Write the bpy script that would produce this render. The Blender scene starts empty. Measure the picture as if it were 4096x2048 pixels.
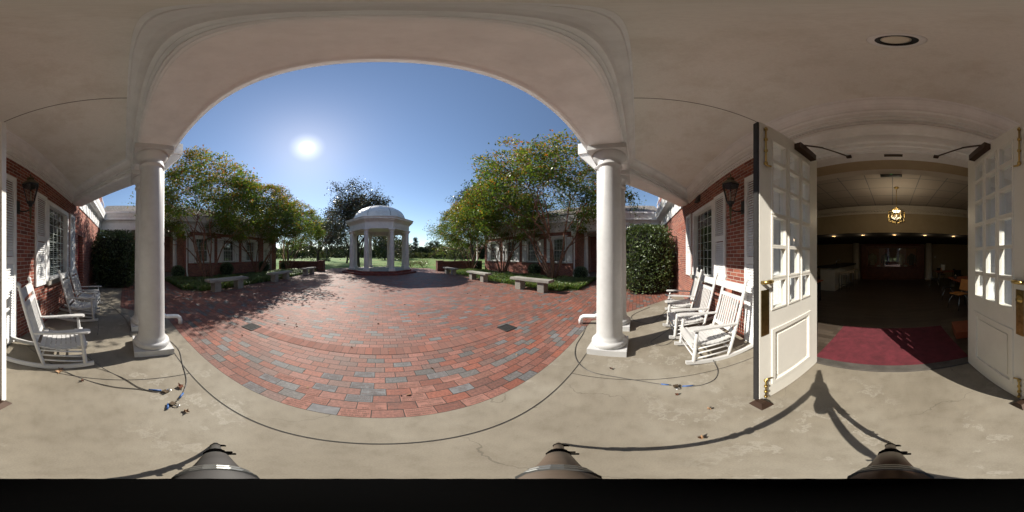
import bpy, math, random
import numpy as np
from mathutils import Vector, Matrix
R = math.radians
random.seed(7); np.random.seed(7)
sc = bpy.context.scene
C = sc.collection

# ------------------------------------------------------------------ camera, sky, sun, exposure
cd = bpy.data.cameras.new('camera'); cam = bpy.data.objects.new('camera', cd); C.objects.link(cam)
cd.type = 'PANO'
try: cd.panorama_type = 'EQUIRECTANGULAR'
except Exception: pass
try: cd.cycles.panorama_type = 'EQUIRECTANGULAR'
except Exception: pass
cd.clip_start = 0.01; cd.clip_end = 5000
cam.location = (0, 0, 1.6); cam.rotation_euler = (R(90), 0, R(-46.23))
sc.camera = cam
SUN_AZ, SUN_EL = -25.84, 38.14
w = bpy.data.worlds.new('World'); sc.world = w; w.use_nodes = True
nt = w.node_tree; nt.nodes.clear()
sky = nt.nodes.new('ShaderNodeTexSky'); sky.sky_type = 'NISHITA'; sky.sun_disc = False
sky.sun_elevation = R(SUN_EL); sky.sun_rotation = R(SUN_AZ)
sky.air_density = 1.0; sky.dust_density = 0.15; sky.ozone_density = 1.3; sky.altitude = 200
bg = nt.nodes.new('ShaderNodeBackground'); bg.inputs['Strength'].default_value = 0.066
wo = nt.nodes.new('ShaderNodeOutputWorld')
nt.links.new(sky.outputs[0], bg.inputs[0]); nt.links.new(bg.outputs[0], wo.inputs[0])
sl = bpy.data.lights.new('sun_lamp', 'SUN'); sl.energy = 3.2; sl.angle = R(0.5); sl.color = (1, .93, .82)
so = bpy.data.objects.new('sun_lamp', sl); C.objects.link(so)
TOSUN = Vector((math.sin(R(SUN_AZ))*math.cos(R(SUN_EL)), math.cos(R(SUN_AZ))*math.cos(R(SUN_EL)), math.sin(R(SUN_EL))))
so.rotation_euler = TOSUN.to_track_quat('Z', 'Y').to_euler(); so.location = (0, 30, 40)
vs = sc.view_settings; vs.view_transform = 'Standard'; vs.look = 'None'; vs.gamma = 1; vs.use_curve_mapping = False
vs.exposure = 1.25
sc.cycles.max_bounces = 10; sc.cycles.diffuse_bounces = 6; sc.cycles.transparent_max_bounces = 24
sc.cycles.use_denoising = True
sc.cycles.caustics_reflective = False; sc.cycles.caustics_refractive = False
sc.cycles.sample_clamp_indirect = 4

# ------------------------------------------------------------------ materials
class NT:
    def __init__(s, name):
        s.m = bpy.data.materials.new(name); s.m.use_nodes = True; s.t = s.m.node_tree; s.t.nodes.clear()
        s.out = s.n('ShaderNodeOutputMaterial'); s.p = s.n('ShaderNodeBsdfPrincipled'); s.l(s.p, 0, s.out, 0)
    def n(s, t, **k):
        x = s.t.nodes.new(t)
        for a, b in k.items(): setattr(x, a, b)
        return x
    def l(s, a, ao, b, bi): s.t.links.new(a.outputs[ao], b.inputs[bi])
    def math(s, op, a, b=None, c=None):
        x = s.n('ShaderNodeMath', operation=op)
        for i, v in enumerate((a, b, c)):
            if v is None: continue
            if isinstance(v, (int, float)): x.inputs[i].default_value = v
            else: s.t.links.new(v, x.inputs[i])
        return x.outputs[0]
    def ramp(s, fac, stops, interp='LINEAR'):
        x = s.n('ShaderNodeValToRGB'); x.color_ramp.interpolation = interp
        e = x.color_ramp.elements
        while len(e) < len(stops): e.new(0.5)
        for el, (p, c) in zip(e, stops): el.position = p; el.color = (c[0], c[1], c[2], 1)
        s.t.links.new(fac, x.inputs[0]); return x.outputs[0]
    def noise(s, vec, scale, detail=4, rough=0.55, out=0):
        x = s.n('ShaderNodeTexNoise'); x.inputs['Scale'].default_value = scale
        x.inputs['Detail'].default_value = detail; x.inputs['Roughness'].default_value = rough
        if vec is not None: s.t.links.new(vec, x.inputs['Vector'])
        return x.outputs[out]
    def mix(s, fac, a, b, mode='MIX'):
        x = s.n('ShaderNodeMix', data_type='RGBA', blend_type=mode)
        for i, v in ((0, fac), (6, a), (7, b)):
            if isinstance(v, (int, float)): x.inputs[i].default_value = v
            elif isinstance(v, (tuple, list)): x.inputs[i].default_value = (v[0], v[1], v[2], 1)
            else: s.t.links.new(v, x.inputs[i])
        return x.outputs[2]
    def uv(s): return s.n('ShaderNodeUVMap').outputs[0]
    def pos(s): return s.n('ShaderNodeNewGeometry').outputs['Position']
    def col(s, v):
        if isinstance(v, (tuple, list)): s.p.inputs['Base Color'].default_value = (v[0], v[1], v[2], 1)
        else: s.t.links.new(v, s.p.inputs['Base Color'])
    def set(s, **k):
        for a, b in k.items(): s.p.inputs[a.replace('_', ' ')].default_value = b
        return s
    def bump(s, h, strength=0.3, dist=0.01):
        b = s.n('ShaderNodeBump'); b.inputs['Strength'].default_value = strength; b.inputs['Distance'].default_value = dist
        s.t.links.new(h, b.inputs['Height']); s.l(b, 0, s.p, 'Normal')

def m_plain(name, c, rough=0.6, metal=0.0, var=0.12, scale=6.0, bump=0.0):
    t = NT(name); v = t.noise(t.pos(), scale, 5)
    d = tuple(x*(1-var) for x in c); e = tuple(min(1, x*(1+var)) for x in c)
    t.col(t.ramp(v, [(0.3, d), (0.7, e)])); t.set(Roughness=rough, Metallic=metal)
    if bump: t.bump(t.noise(t.pos(), scale*12, 3), bump, 0.004)
    return t.m

def m_brick(name, L, Hh, mort, stops, mortar, soldier=False, stain=0.3, rough=0.85, engrave=False, blotch=1.3):
    t = NT(name); sep = t.n('ShaderNodeSeparateXYZ'); t.t.links.new(t.uv(), sep.inputs[0])
    u, v = sep.outputs[0], sep.outputs[1]
    if soldier: u, v = v, u
    vv = t.math('DIVIDE', v, Hh); row = t.math('FLOOR', vv); fv = t.math('FRACT', vv)
    off = 0.0 if soldier else t.math('MULTIPLY', t.math('FLOORED_MODULO', row, 2.0), 0.5)
    uu = t.math('ADD', t.math('DIVIDE', u, L), off)
    col = t.math('FLOOR', uu); fu = t.math('FRACT', uu)
    wn = t.n('ShaderNodeTexWhiteNoise', noise_dimensions='2D'); cb = t.n('ShaderNodeCombineXYZ')
    t.t.links.new(col, cb.inputs[0]); t.t.links.new(row, cb.inputs[1]); t.l(cb, 0, wn, 'Vector')
    base = t.ramp(wn.outputs[0], stops, 'CONSTANT')
    sepc = t.n('ShaderNodeSeparateColor'); t.t.links.new(wn.outputs[1], sepc.inputs[0])
    hv = t.n('ShaderNodeHueSaturation'); t.t.links.new(base, hv.inputs['Color'])
    t.t.links.new(t.math('MULTIPLY_ADD', sepc.outputs[1], 0.34, 0.83), hv.inputs['Value'])
    bc = hv.outputs[0]
    n1 = t.noise(t.uv(), 38, 5, 0.7); bc = t.mix(stain, bc, t.ramp(n1, [(0.35, (.35, .33, .32)), (0.65, (1.15, 1.12, 1.1))]), 'MULTIPLY')
    n2 = t.noise(t.uv(), blotch, 4, 0.6); bc = t.mix(0.5, bc, t.ramp(n2, [(0.3, (.62, .6, .6)), (0.7, (1.15, 1.15, 1.15))]), 'MULTIPLY')
    if engrave:   # dark rubbed-in dirt in drifting patches
        n6 = t.noise(t.uv(), 5.5, 6, .75); n7 = t.noise(t.uv(), .9, 3, .5)
        pm = t.math('MULTIPLY', t.ramp(n6, [(.52, (0, 0, 0)), (.66, (1, 1, 1))]), t.ramp(n7, [(.42, (0, 0, 0)), (.62, (1, 1, 1))]))
        bc = t.mix(t.math('MULTIPLY', pm, .55), bc, (.05, .042, .04))
    if engrave:   # worn, unreadable lettering: three short rows of scratches on about half of the pavers
        a = t.math('MULTIPLY', t.math('ABSOLUTE', t.math('SINE', t.math('MULTIPLY', fv, 3*math.pi))), 1.0)
        rows = t.math('MULTIPLY', t.math('GREATER_THAN', a, 0.75), t.math('MULTIPLY', t.math('GREATER_THAN', fu, .16), t.math('LESS_THAN', fu, .84)))
        n3 = t.n('ShaderNodeTexNoise'); n3.inputs['Scale'].default_value = 90; t.t.links.new(t.uv(), n3.inputs['Vector'])
        mk = t.math('MULTIPLY', t.math('MULTIPLY', rows, t.math('GREATER_THAN', n3.outputs[0], .5)), t.math('GREATER_THAN', sepc.outputs[2], .5))
        bc = t.mix(t.math('MULTIPLY', mk, .45), bc, (.06, .05, .05))
    eu = t.math('MULTIPLY', t.math('MINIMUM', fu, t.math('SUBTRACT', 1.0, fu)), L)
    ev = t.math('MULTIPLY', t.math('MINIMUM', fv, t.math('SUBTRACT', 1.0, fv)), Hh)
    wob = t.math('MULTIPLY_ADD', t.noise(t.uv(), 60, 2), mort*1.0, mort*0.5)
    mk = t.math('LESS_THAN', t.math('MINIMUM', eu, ev), wob)
    t.col(t.mix(mk, bc, mortar)); t.set(Roughness=rough)
    h = t.math('ADD', t.math('SUBTRACT', 1.0, mk), t.math('MULTIPLY', n1, 0.3))
    t.bump(h, 0.5, 0.006)
    return t.m

RED = [(0, (.27, .075, .05)), (.22, (.33, .10, .065)), (.45, (.29, .08, .055)), (.62, (.36, .125, .08)), (.78, (.235, .065, .046)), (.93, (.18, .058, .045))]
M = {}
M['brick'] = m_brick('red_brick', .215, .0715, .0055, RED, (.42, .38, .33))
M['brick_soldier'] = m_brick('red_brick_soldier', .215, .0715, .0045, RED, (.36, .32, .28), soldier=True)
M['brick_dark'] = m_brick('weathered_brick', .215, .0715, .005, [(0, (.17, .045, .03)), (.3, (.22, .06, .038)), (.6, (.14, .04, .03)), (.85, (.10, .035, .028))], (.24, .2, .17), stain=.5)
PAV = [(0, (.265, .105, .075)), (.17, (.285, .125, .095)), (.33, (.23, .105, .08)), (.50, (.285, .10, .065)), (.66, (.20, .12, .10)), (.78, (.25, .115, .085)), (.87, (.15, .143, .138)), (.96, (.17, .17, .172))]
M['paver'] = m_brick('clay_paver', .2245, .115, .0042, PAV, (.022, .018, .015), engrave=True, stain=.65, blotch=.7, rough=.72)
M['paver_soldier'] = m_brick('clay_paver_soldier', .2245, .115, .0028, PAV[:3], (.06, .05, .045), soldier=True)
M['step_brick'] = m_brick('step_brick', .2, .1, .004, [(0, (.24, .05, .04)), (.4, (.3, .07, .05)), (.7, (.2, .045, .035))], (.2, .16, .13))
def concrete(name, a, b, c):
    t = NT(name); p = t.pos()
    n1 = t.noise(p, .9, 6, .6); n2 = t.noise(p, 7, 6, .7); n3 = t.noise(p, 140, 3, .6)
    bc = t.ramp(n1, [(.3, a), (.52, b), (.72, c)])
    bc = t.mix(.55, bc, t.ramp(n2, [(.3, (.72, .7, .66)), (.5, (1, 1, 1)), (.7, (1.12, 1.12, 1.1))]), 'MULTIPLY')
    bc = t.mix(.35, bc, t.ramp(n3, [(.3, (.7, .68, .64)), (.6, (1.1, 1.1, 1.1))]), 'MULTIPLY')
    # pale efflorescence rings, soft and broken
    n4 = t.noise(p, 2.6, 9, .72); n5 = t.noise(p, .7, 2); k = t.math('MULTIPLY', t.ramp(n4, [(.55, (0, 0, 0)), (.575, (.8, .8, .8)), (.585, (.35, .35, .35)), (.63, (0, 0, 0))]), t.ramp(n5, [(.5, (0, 0, 0)), (.6, (1, 1, 1))]))
    bc = t.mix(t.math('MULTIPLY', k, .6), bc, (.42, .40, .35))
    vo = t.n('ShaderNodeTexVoronoi', feature='DISTANCE_TO_EDGE'); vo.inputs['Scale'].default_value = .42
    dv = t.n('ShaderNodeVectorMath', operation='ADD'); t.t.links.new(p, dv.inputs[0]); nc = t.n('ShaderNodeTexNoise'); nc.inputs['Scale'].default_value = 2.2; nc.inputs['Detail'].default_value = 6; t.t.links.new(p, nc.inputs['Vector'])
    sc2 = t.n('ShaderNodeVectorMath', operation='SCALE'); sc2.inputs['Scale'].default_value = .5; t.l(nc, 1, sc2, 0); t.l(sc2, 0, dv, 1); t.l(dv, 0, vo, 'Vector')
    ck = t.math('MULTIPLY', t.math('LESS_THAN', vo.outputs[0], .0016), t.ramp(n5, [(.45, (1, 1, 1)), (.52, (0, 0, 0))]))
    bc = t.mix(t.math('MULTIPLY', ck, .5), bc, (.08, .07, .055))
    st = t.noise(p, 19, 3, .6); bc = t.mix(t.ramp(st, [(.70, (0, 0, 0)), (.74, (.4, .4, .4))]), bc, (.12, .10, .075))
    t.col(bc); t.set(Roughness=.82); t.bump(n3, .15, .003); return t.m
M['concrete'] = concrete('concrete', (.18, .157, .12), (.232, .206, .162), (.285, .262, .215))
M['stone'] = concrete('bench_stone', (.22, .21, .19), (.33, .315, .28), (.42, .40, .36))
def white(name, c=(.78, .77, .745), rough=.45, dirt=.25):
    t = NT(name); n = t.noise(t.pos(), 3.2, 6, .65); n2 = t.noise(t.pos(), 22, 4, .6)
    d = tuple(x*(1-dirt*.5) for x in c)
    bc = t.ramp(n, [(.32, d), (.6, c)]); bc = t.mix(dirt*.5, bc, t.ramp(n2, [(.3, (.8, .78, .74)), (.55, (1.03, 1.03, 1.03))]), 'MULTIPLY')
    t.col(bc); t.set(Roughness=rough); return t.m
M['white'] = white('white_paint', (.84, .85, .855)); M['white_col'] = white('column_paint', (.60, .605, .605), .45, .25)
M['cream'] = white('cream_paint', (.78, .76, .70), .38, .12)
M['marble'] = white('rotunda_paint', (.72, .70, .68), .5, .3)
M['chair'] = white('chair_paint', (.60, .60, .595), .4, .08)
def stucco():
    t = NT('ceiling_stucco'); p = t.pos(); n = t.noise(p, .8, 5, .6); n2 = t.noise(p, 60, 4, .6)
    bc = t.ramp(n, [(.3, (.755, .745, .70)), (.7, (.83, .82, .775))]); bc = t.mix(.25, bc, t.ramp(n2, [(.3, (.8, .8, .8)), (.7, (1.1, 1.1, 1.1))]), 'MULTIPLY'); n3 = t.noise(p, 2.4, 7, .7); bc = t.mix(.5, bc, t.ramp(n3, [(.36, (.80, .77, .72)), (.52, (1, 1, 1))]), 'MULTIPLY')
    t.col(bc); t.set(Roughness=.9); t.bump(n2, .2, .003); return t.m
M['stucco'] = stucco()
def shingle():
    t = NT('roof_shingle'); b = t.n('ShaderNodeTexBrick'); t.t.links.new(t.uv(), b.inputs['Vector'])
    b.inputs['Scale'].default_value = 1; b.inputs['Brick Width'].default_value = .3; b.inputs['Row Height'].default_value = .13; b.inputs['Mortar Size'].default_value = .006
    b.inputs['Color1'].default_value = (.15, .135, .12, 1); b.inputs['Color2'].default_value = (.25, .225, .2, 1); b.inputs['Mortar'].default_value = (.06, .055, .05, 1)
    n = t.noise(t.uv(), 9, 4); t.col(t.mix(.5, b.outputs[0], t.ramp(n, [(.3, (.6, .6, .6)), (.7, (1.2, 1.2, 1.2))]), 'MULTIPLY')); t.set(Roughness=.95); return t.m
M['shingle'] = shingle()
def glass(name, tint=(.92, .96, .95), refl=.14, see=1.0):
    t = NT(name); t.t.nodes.remove(t.p)
    tr = t.n('ShaderNodeBsdfTransparent'); tr.inputs[0].default_value = tuple(x*see for x in tint)+(1,)
    gl = t.n('ShaderNodeBsdfGlossy'); gl.inputs['Roughness'].default_value = .02; gl.inputs[0].default_value = (.95, .97, 1, 1)
    lw = t.n('ShaderNodeLayerWeight'); lw.inputs[0].default_value = .5
    f = t.math('ADD', t.math('MULTIPLY', t.math('POWER', lw.outputs['Facing'], 5.0), .8), refl)
    mx = t.n('ShaderNodeMixShader'); t.t.links.new(t.math('MINIMUM', f, 1.0), mx.inputs[0]); t.l(tr, 0, mx, 1); t.l(gl, 0, mx, 2); t.l(mx, 0, t.out, 0)
    return t.m
M['glass'] = glass('window_glass'); M['doorglass'] = glass('door_glass', refl=.2); M['caseglass'] = glass('case_glass', refl=.12)
M['lampglass'] = glass('lamp_glass', (.85, .85, .8), .05)
M['blind'] = m_plain('blind_slat', (.62, .63, .62), .5, var=.06)
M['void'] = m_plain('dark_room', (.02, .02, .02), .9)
M['maroon'] = m_plain('maroon_paint', (.20, .022, .03), .45, var=.1)
M['black'] = m_plain('black_iron', (.012, .012, .013), .38, var=.2)
M['rubber'] = m_plain('black_rubber', (.018, .017, .017), .75, var=.25, scale=30)
M['tripod'] = m_plain('tripod_grey', (.045, .043, .042), .7, var=.2)
M['tripodtop'] = m_plain('tripod_black', (.002, .002, .002), .9, var=.1); M['tripodtop'].node_tree.nodes['Principled BSDF'].inputs['Specular IOR Level'].default_value = 0
M['tripodmetal'] = m_plain('tripod_collar', (.16, .165, .16), .4, .6, var=.1)
M['brass'] = m_plain('brass', (.50, .36, .13), .32, 1, var=.12)
M['oldbrass'] = m_plain('old_brass', (.34, .25, .10), .38, 1, var=.3, scale=20)
M['verdigris'] = m_plain('lantern_metal', (.12, .105, .06), .5, .6, var=.35, scale=18)
M['bronze'] = m_plain('dark_bronze', (.055, .032, .022), .4, .4, var=.2)
M['candle'] = m_plain('candle_sleeve', (.7, .66, .55), .5, var=.05)
M['cable'] = m_plain('cable', (.07, .068, .065), .4, .2, var=.2)
M['blue'] = m_plain('blue_sleeve', (.035, .11, .32), .4, var=.1)
M['steel'] = m_plain('steel', (.55, .56, .57), .25, 1, var=.08)
M['lock'] = m_plain('padlock_body', (.16, .12, .08), .4, .7, var=.25, scale=30)
M['rug'] = m_plain('red_rug', (.105, .014, .022), .95, var=.28, scale=9, bump=.4)
def planks(name, a, b, c):
    t = NT(name); br = t.n('ShaderNodeTexBrick'); t.t.links.new(t.uv(), br.inputs['Vector']); br.offset = .37
    br.inputs['Scale'].default_value = 1; br.inputs['Brick Width'].default_value = 1.1; br.inputs['Row Height'].default_value = .11; br.inputs['Mortar Size'].default_value = .002
    br.inputs['Color1'].default_value = a+(1,); br.inputs['Color2'].default_value = b+(1,); br.inputs['Mortar'].default_value = (.02, .015, .01, 1)
    mp = t.n('ShaderNodeMapping'); mp.inputs['Scale'].default_value = (1.5, 28, 1); t.t.links.new(t.uv(), mp.inputs[0])
    n = t.noise(mp.outputs[0], 1.6, 5, .65); t.col(t.mix(.6, br.outputs[0], t.ramp(n, [(.3, c), (.7, (1.15, 1.15, 1.15))]), 'MULTIPLY')); t.set(Roughness=.4); return t.m
M['floorwood'] = planks('floor_planks', (.055, .042, .032), (.10, .08, .062), (.4, .37, .35))
M['panelwood'] = m_plain('dark_panel_wood', (.16, .05, .022), .4, var=.3, scale=5)
M['orangewood'] = m_plain('orange_wood', (.55, .24, .06), .35, var=.15)
M['redwood'] = m_plain('red_brown_wood', (.28, .07, .03), .5, var=.2)
M['beige'] = m_plain('beige_plaster', (.42, .34, .22), .85, var=.05)
M['intwhite'] = m_plain('interior_trim', (.62, .58, .5), .5, var=.05)
def tiles():
    t = NT('ceiling_tile'); br = t.n('ShaderNodeTexBrick'); t.t.links.new(t.uv(), br.inputs['Vector']); br.offset = 0
    br.inputs['Scale'].default_value = 1; br.inputs['Brick Width'].default_value = .61; br.inputs['Row Height'].default_value = .61; br.inputs['Mortar Size'].default_value = .012
    br.inputs['Color1'].default_value = (.50, .45, .40, 1); br.inputs['Color2'].default_value = (.53, .47, .42, 1); br.inputs['Mortar'].default_value = (.24, .24, .24, 1)
    t.col(br.outputs[0]); t.set(Roughness=.9); return t.m
M['tile'] = tiles()
M['upholstery'] = m_plain('stool_fabric', (.35, .31, .25), .9, var=.2, scale=60)
M['bark'] = m_plain('myrtle_bark', (.20, .105, .07), .75, var=.45, scale=9)
M['darkbark'] = m_plain('dark_bark', (.045, .035, .028), .9, var=.4, scale=7)
M['bush_core'] = m_plain('twig_mass', (.012, .016, .008), 1, var=.3)
M['mulch'] = m_plain('mulch', (.07, .045, .03), 1, var=.5, scale=25, bump=.8)
M['soil'] = m_plain('bed_soil', (.05, .055, .025), 1, var=.5, scale=18, bump=.8)
M['deadleaf'] = m_plain('dry_leaf', (.26, .15, .075), .7, var=.4, scale=30)
M['darkleaf'] = m_plain('brown_leaf', (.14, .05, .025), .7, var=.4, scale=30)
M['letter'] = m_plain('engraved_letter', (.13, .085, .07), .9)
M['greypaver'] = m_plain('grey_engraved_paver', (.17, .17, .175), .85, var=.2, scale=14)
M['pinkpaver'] = m_plain('pink_engraved_paver', (.29, .14, .11), .85, var=.2, scale=14)
def lawn():
    t = NT('lawn'); p = t.pos(); n = t.noise(p, .12, 5, .6); n2 = t.noise(p, 3.0, 5, .7); n3 = t.noise(p, 40, 2)
    bc = t.ramp(n, [(.3, (.12, .18, .03)), (.48, (.10, .20, .03)), (.58, (.18, .20, .055)), (.7, (.08, .17, .028))])
    bc = t.mix(.5, bc, t.ramp(n2, [(.3, (.6, .62, .6)), (.7, (1.2, 1.2, 1.1))]), 'MULTIPLY')
    bc = t.mix(.5, bc, t.ramp(n3, [(.3, (.6, .6, .6)), (.7, (1.25, 1.25, 1.2))]), 'MULTIPLY')
    t.col(bc); t.set(Roughness=.95); t.bump(n3, .6, .05); return t.m
M['lawn'] = lawn()
def leaf(name, cols, trans=.5, gloss=.035, rough=.35):
    t = NT(name); t.t.nodes.remove(t.p)
    g = t.n('ShaderNodeNewGeometry'); c = t.ramp(g.outputs['Random Per Island'], [(i/len(cols), c) for i, c in enumerate(cols)], 'CONSTANT')
    n = t.noise(t.pos(), .9, 2); c = t.mix(.6, c, t.ramp(n, [(.3, (.65, .68, .7)), (.7, (1.3, 1.25, 1.15))]), 'MULTIPLY')
    df = t.n('ShaderNodeBsdfDiffuse'); t.t.links.new(c, df.inputs[0])
    tl = t.n('ShaderNodeBsdfTranslucent'); t.t.links.new(t.mix(1.0, c, (1.3, 1.35, .7), 'MULTIPLY'), tl.inputs[0])
    gl = t.n('ShaderNodeBsdfGlossy'); gl.inputs['Roughness'].default_value = rough; gl.inputs[0].default_value = (.9, .95, .9, 1)
    a = t.n('ShaderNodeMixShader'); a.inputs[0].default_value = trans; t.l(df, 0, a, 1); t.l(tl, 0, a, 2)
    b = t.n('ShaderNodeMixShader'); b.inputs[0].default_value = gloss; t.l(a, 0, b, 1); t.l(gl, 0, b, 2); t.l(b, 0, t.out, 0)
    return t.m
M['leaf_g'] = leaf('myrtle_leaf', [(.075, .125, .022), (.10, .155, .025), (.06, .105, .022), (.14, .18, .03), (.085, .14, .03)])
M['leaf_o'] = leaf('myrtle_autumn_leaf', [(.30, .17, .03), (.32, .11, .025), (.28, .21, .035), (.22, .21, .035), (.30, .20, .035)])
M['leaf_d'] = leaf('oak_leaf', [(.03, .04, .016), (.045, .05, .02), (.055, .035, .02), (.03, .05, .02)], .3, .08)
M['leaf_rd'] = leaf('russet_leaf', [(.06, .03, .022), (.045, .042, .02), (.08, .04, .025), (.035, .04, .018)], .3, .10)
M['leaf_y'] = leaf('yellow_green_leaf', [(.11, .13, .03), (.09, .13, .03), (.15, .14, .035), (.07, .10, .025)], .5, .06)
M['leaf_h'] = leaf('holly_leaf', [(.03, .055, .016), (.042, .072, .02), (.022, .042, .015), (.06, .09, .025)], .22, .05, .45)
M['leaf_h2'] = leaf('camellia_leaf', [(.045, .075, .018), (.07, .11, .025), (.03, .055, .015), (.11, .15, .045)], .3, .055, .45)
M['leaf_b'] = leaf('box_leaf', [(.04, .085, .022), (.055, .11, .026), (.03, .065, .018)], .25, .10)
M['leaf_far'] = leaf('far_leaf', [(.030, .042, .024), (.038, .052, .028), (.05, .058, .03), (.028, .036, .024)], .2, .02, .6)
M['leaf_far2'] = leaf('far_pale_leaf', [(.085, .095, .04), (.10, .10, .045), (.07, .085, .04)], .3, .02, .6)
M['blade'] = leaf('lily_turf', [(.09, .18, .035), (.12, .22, .04), (.08, .15, .03), (.17, .23, .06), (.20, .18, .07)], .45, .08, .4)
def emit(name, c, s):
    t = NT(name); t.set(Emission_Strength=s); t.p.inputs['Emission Color'].default_value = c+(1,); t.col(c); return t.m
M['bulb'] = emit('bulb_glow', (1, .66, .32), 1.6); M['downlight'] = emit('downlight_glow', (1, .62, .28), .55)
M['green'] = emit('green_led', (.05, .5, .12), .35)
def sun_glare_mat():
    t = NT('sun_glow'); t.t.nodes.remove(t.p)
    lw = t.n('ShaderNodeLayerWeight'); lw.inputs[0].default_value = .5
    cz = t.math('SUBTRACT', 1.0, lw.outputs['Facing']); k = t.math('ADD', t.math('MULTIPLY', t.math('POWER', cz, 4.0), .10), t.math('MULTIPLY', t.math('POWER', cz, 60.0), 3.0))  # bright core plus wide faint falloff paint glare around the sun
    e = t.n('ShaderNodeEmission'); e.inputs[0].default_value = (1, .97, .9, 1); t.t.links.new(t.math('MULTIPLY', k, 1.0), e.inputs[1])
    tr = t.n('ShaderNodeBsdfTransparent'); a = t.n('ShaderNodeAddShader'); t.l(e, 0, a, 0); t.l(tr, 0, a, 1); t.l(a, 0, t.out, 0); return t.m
M['sun'] = sun_glare_mat()

# ------------------------------------------------------------------ mesh building
OFF = {}
class F:            # a wall's own frame: origin, along (u), outward (n)
    def __init__(s, o, u, n): s.o, s.u, s.n = Vector(o), Vector(u).normalized(), Vector(n).normalized()
    def p(s, u, n, z): return s.o + s.u*u + s.n*n + Vector((0, 0, z))
class MB:
    def __init__(s): s.v = []; s.f = []; s.sm = []; s.mi = []; s.cm = 0
    def add(s, vs, fs, smooth=False):
        b = len(s.v); s.v += [tuple(v) for v in vs]
        for f in fs: s.f.append([b+i for i in f]); s.sm.append(smooth); s.mi.append(s.cm)
        return s
    def hexa(s, p):
        return s.add(p, [(0, 3, 2, 1), (4, 5, 6, 7), (0, 1, 5, 4), (1, 2, 6, 5), (2, 3, 7, 6), (3, 0, 4, 7)])
    def box(s, x0, x1, y0, y1, z0, z1):
        return s.hexa([(x0, y0, z0), (x1, y0, z0), (x1, y1, z0), (x0, y1, z0), (x0, y0, z1), (x1, y0, z1), (x1, y1, z1), (x0, y1, z1)])
    def fbox(s, f, u0, u1, n0, n1, z0, z1):
        return s.hexa([f.p(u0, n0, z0), f.p(u1, n0, z0), f.p(u1, n1, z0), f.p(u0, n1, z0), f.p(u0, n0, z1), f.p(u1, n0, z1), f.p(u1, n1, z1), f.p(u0, n1, z1)])
    def prism(s, poly, z0, z1):
        n = len(poly)
        return s.add([(x, y, z0) for x, y in poly]+[(x, y, z1) for x, y in poly],
              [tuple(range(n-1, -1, -1)), tuple(range(n, 2*n))]+[(i, (i+1) % n, n+(i+1) % n, n+i) for i in range(n)])
    def sheet(s, poly, z): return s.add([(x, y, z) for x, y in poly], [tuple(range(len(poly)))])
    def lathe(s, prof, c, n=24, smooth=True, a0=0.0):
        vs = []; m = len(prof)
        for k in range(n):
            a = a0+2*math.pi*k/n
            for r, z in prof: vs.append((c[0]+r*math.cos(a), c[1]+r*math.sin(a), c[2]+z))
        fs = [(k*m+i, ((k+1) % n)*m+i, ((k+1) % n)*m+i+1, k*m+i+1) for k in range(n) for i in range(m-1)]
        s.add(vs, fs, smooth)
        b = len(s.v)-len(vs)
        if prof[0][0] > 1e-4: s.f.append([b+k*m for k in range(n-1, -1, -1)]); s.sm.append(False); s.mi.append(s.cm)
        if prof[-1][0] > 1e-4: s.f.append([b+k*m+m-1 for k in range(n)]); s.sm.append(False); s.mi.append(s.cm)
        return s
    def tube(s, pts, r, n=8, smooth=True):
        pts = [Vector(p) for p in pts]; rs = r if isinstance(r, (list, tuple)) else [r]*len(pts)
        vs = []; up = None
        for i, p in enumerate(pts):
            d = (pts[min(i+1, len(pts)-1)]-pts[max(i-1, 0)])
            if d.length < 1e-9: d = Vector((0, 0, 1))
            d.normalize()
            if up is None:
                up = d.orthogonal().normalized()
            else:
                up = (up-d*up.dot(d));  up = up.normalized() if up.length > 1e-6 else d.orthogonal().normalized()
            q = d.cross(up)
            for k in range(n):
                a = 2*math.pi*k/n; vs.append(p+(up*math.cos(a)+q*math.sin(a))*rs[i])
        fs = [(i*n+k, i*n+(k+1) % n, (i+1)*n+(k+1) % n, (i+1)*n+k) for i in range(len(pts)-1) for k in range(n)]
        fs += [tuple(range(n-1, -1, -1)), tuple((len(pts)-1)*n+k for k in range(n))]
        return s.add(vs, fs, smooth)
    def bar(s, a, b, w, h, up=(0, 0, 1)):
        a, b = Vector(a), Vector(b); d = (b-a).normalized(); q = d.cross(Vector(up)).normalized()*w/2; u = q.cross(d).normalized()*h/2
        return s.hexa([a-q-u, a+q-u, a+q+u, a-q+u, b-q-u, b+q-u, b+q+u, b-q+u])
    def sweep(s, prof, path, closed=False, smooth=False):   # prof: closed polygon of (outward, z); outward = left of travel
        P = [Vector((x, y)) for x, y in path]; n = len(P); m = len(prof); vs = []
        for i in range(n):
            d0 = (P[i]-P[i-1]) if (i > 0 or closed) else (P[1]-P[0]); d1 = (P[(i+1) % n]-P[i]) if (i < n-1 or closed) else (P[-1]-P[-2])
            n0 = Vector((-d0.y, d0.x)).normalized(); n1 = Vector((-d1.y, d1.x)).normalized()
            b = (n0+n1).normalized(); k = 1/max(.2, b.dot(n0))
            for o, z in prof: q = P[i]+b*(o*k); vs.append((q.x, q.y, z))
        fs = [(i*m+j, ((i+1) % n)*m+j, ((i+1) % n)*m+(j+1) % m, i*m+(j+1) % m) for i in range(n if closed else n-1) for j in range(m)]
        if not closed: fs += [tuple(range(m-1, -1, -1)), tuple((n-1)*m+j for j in range(m))]
        return s.add(vs, fs, smooth)
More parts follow.
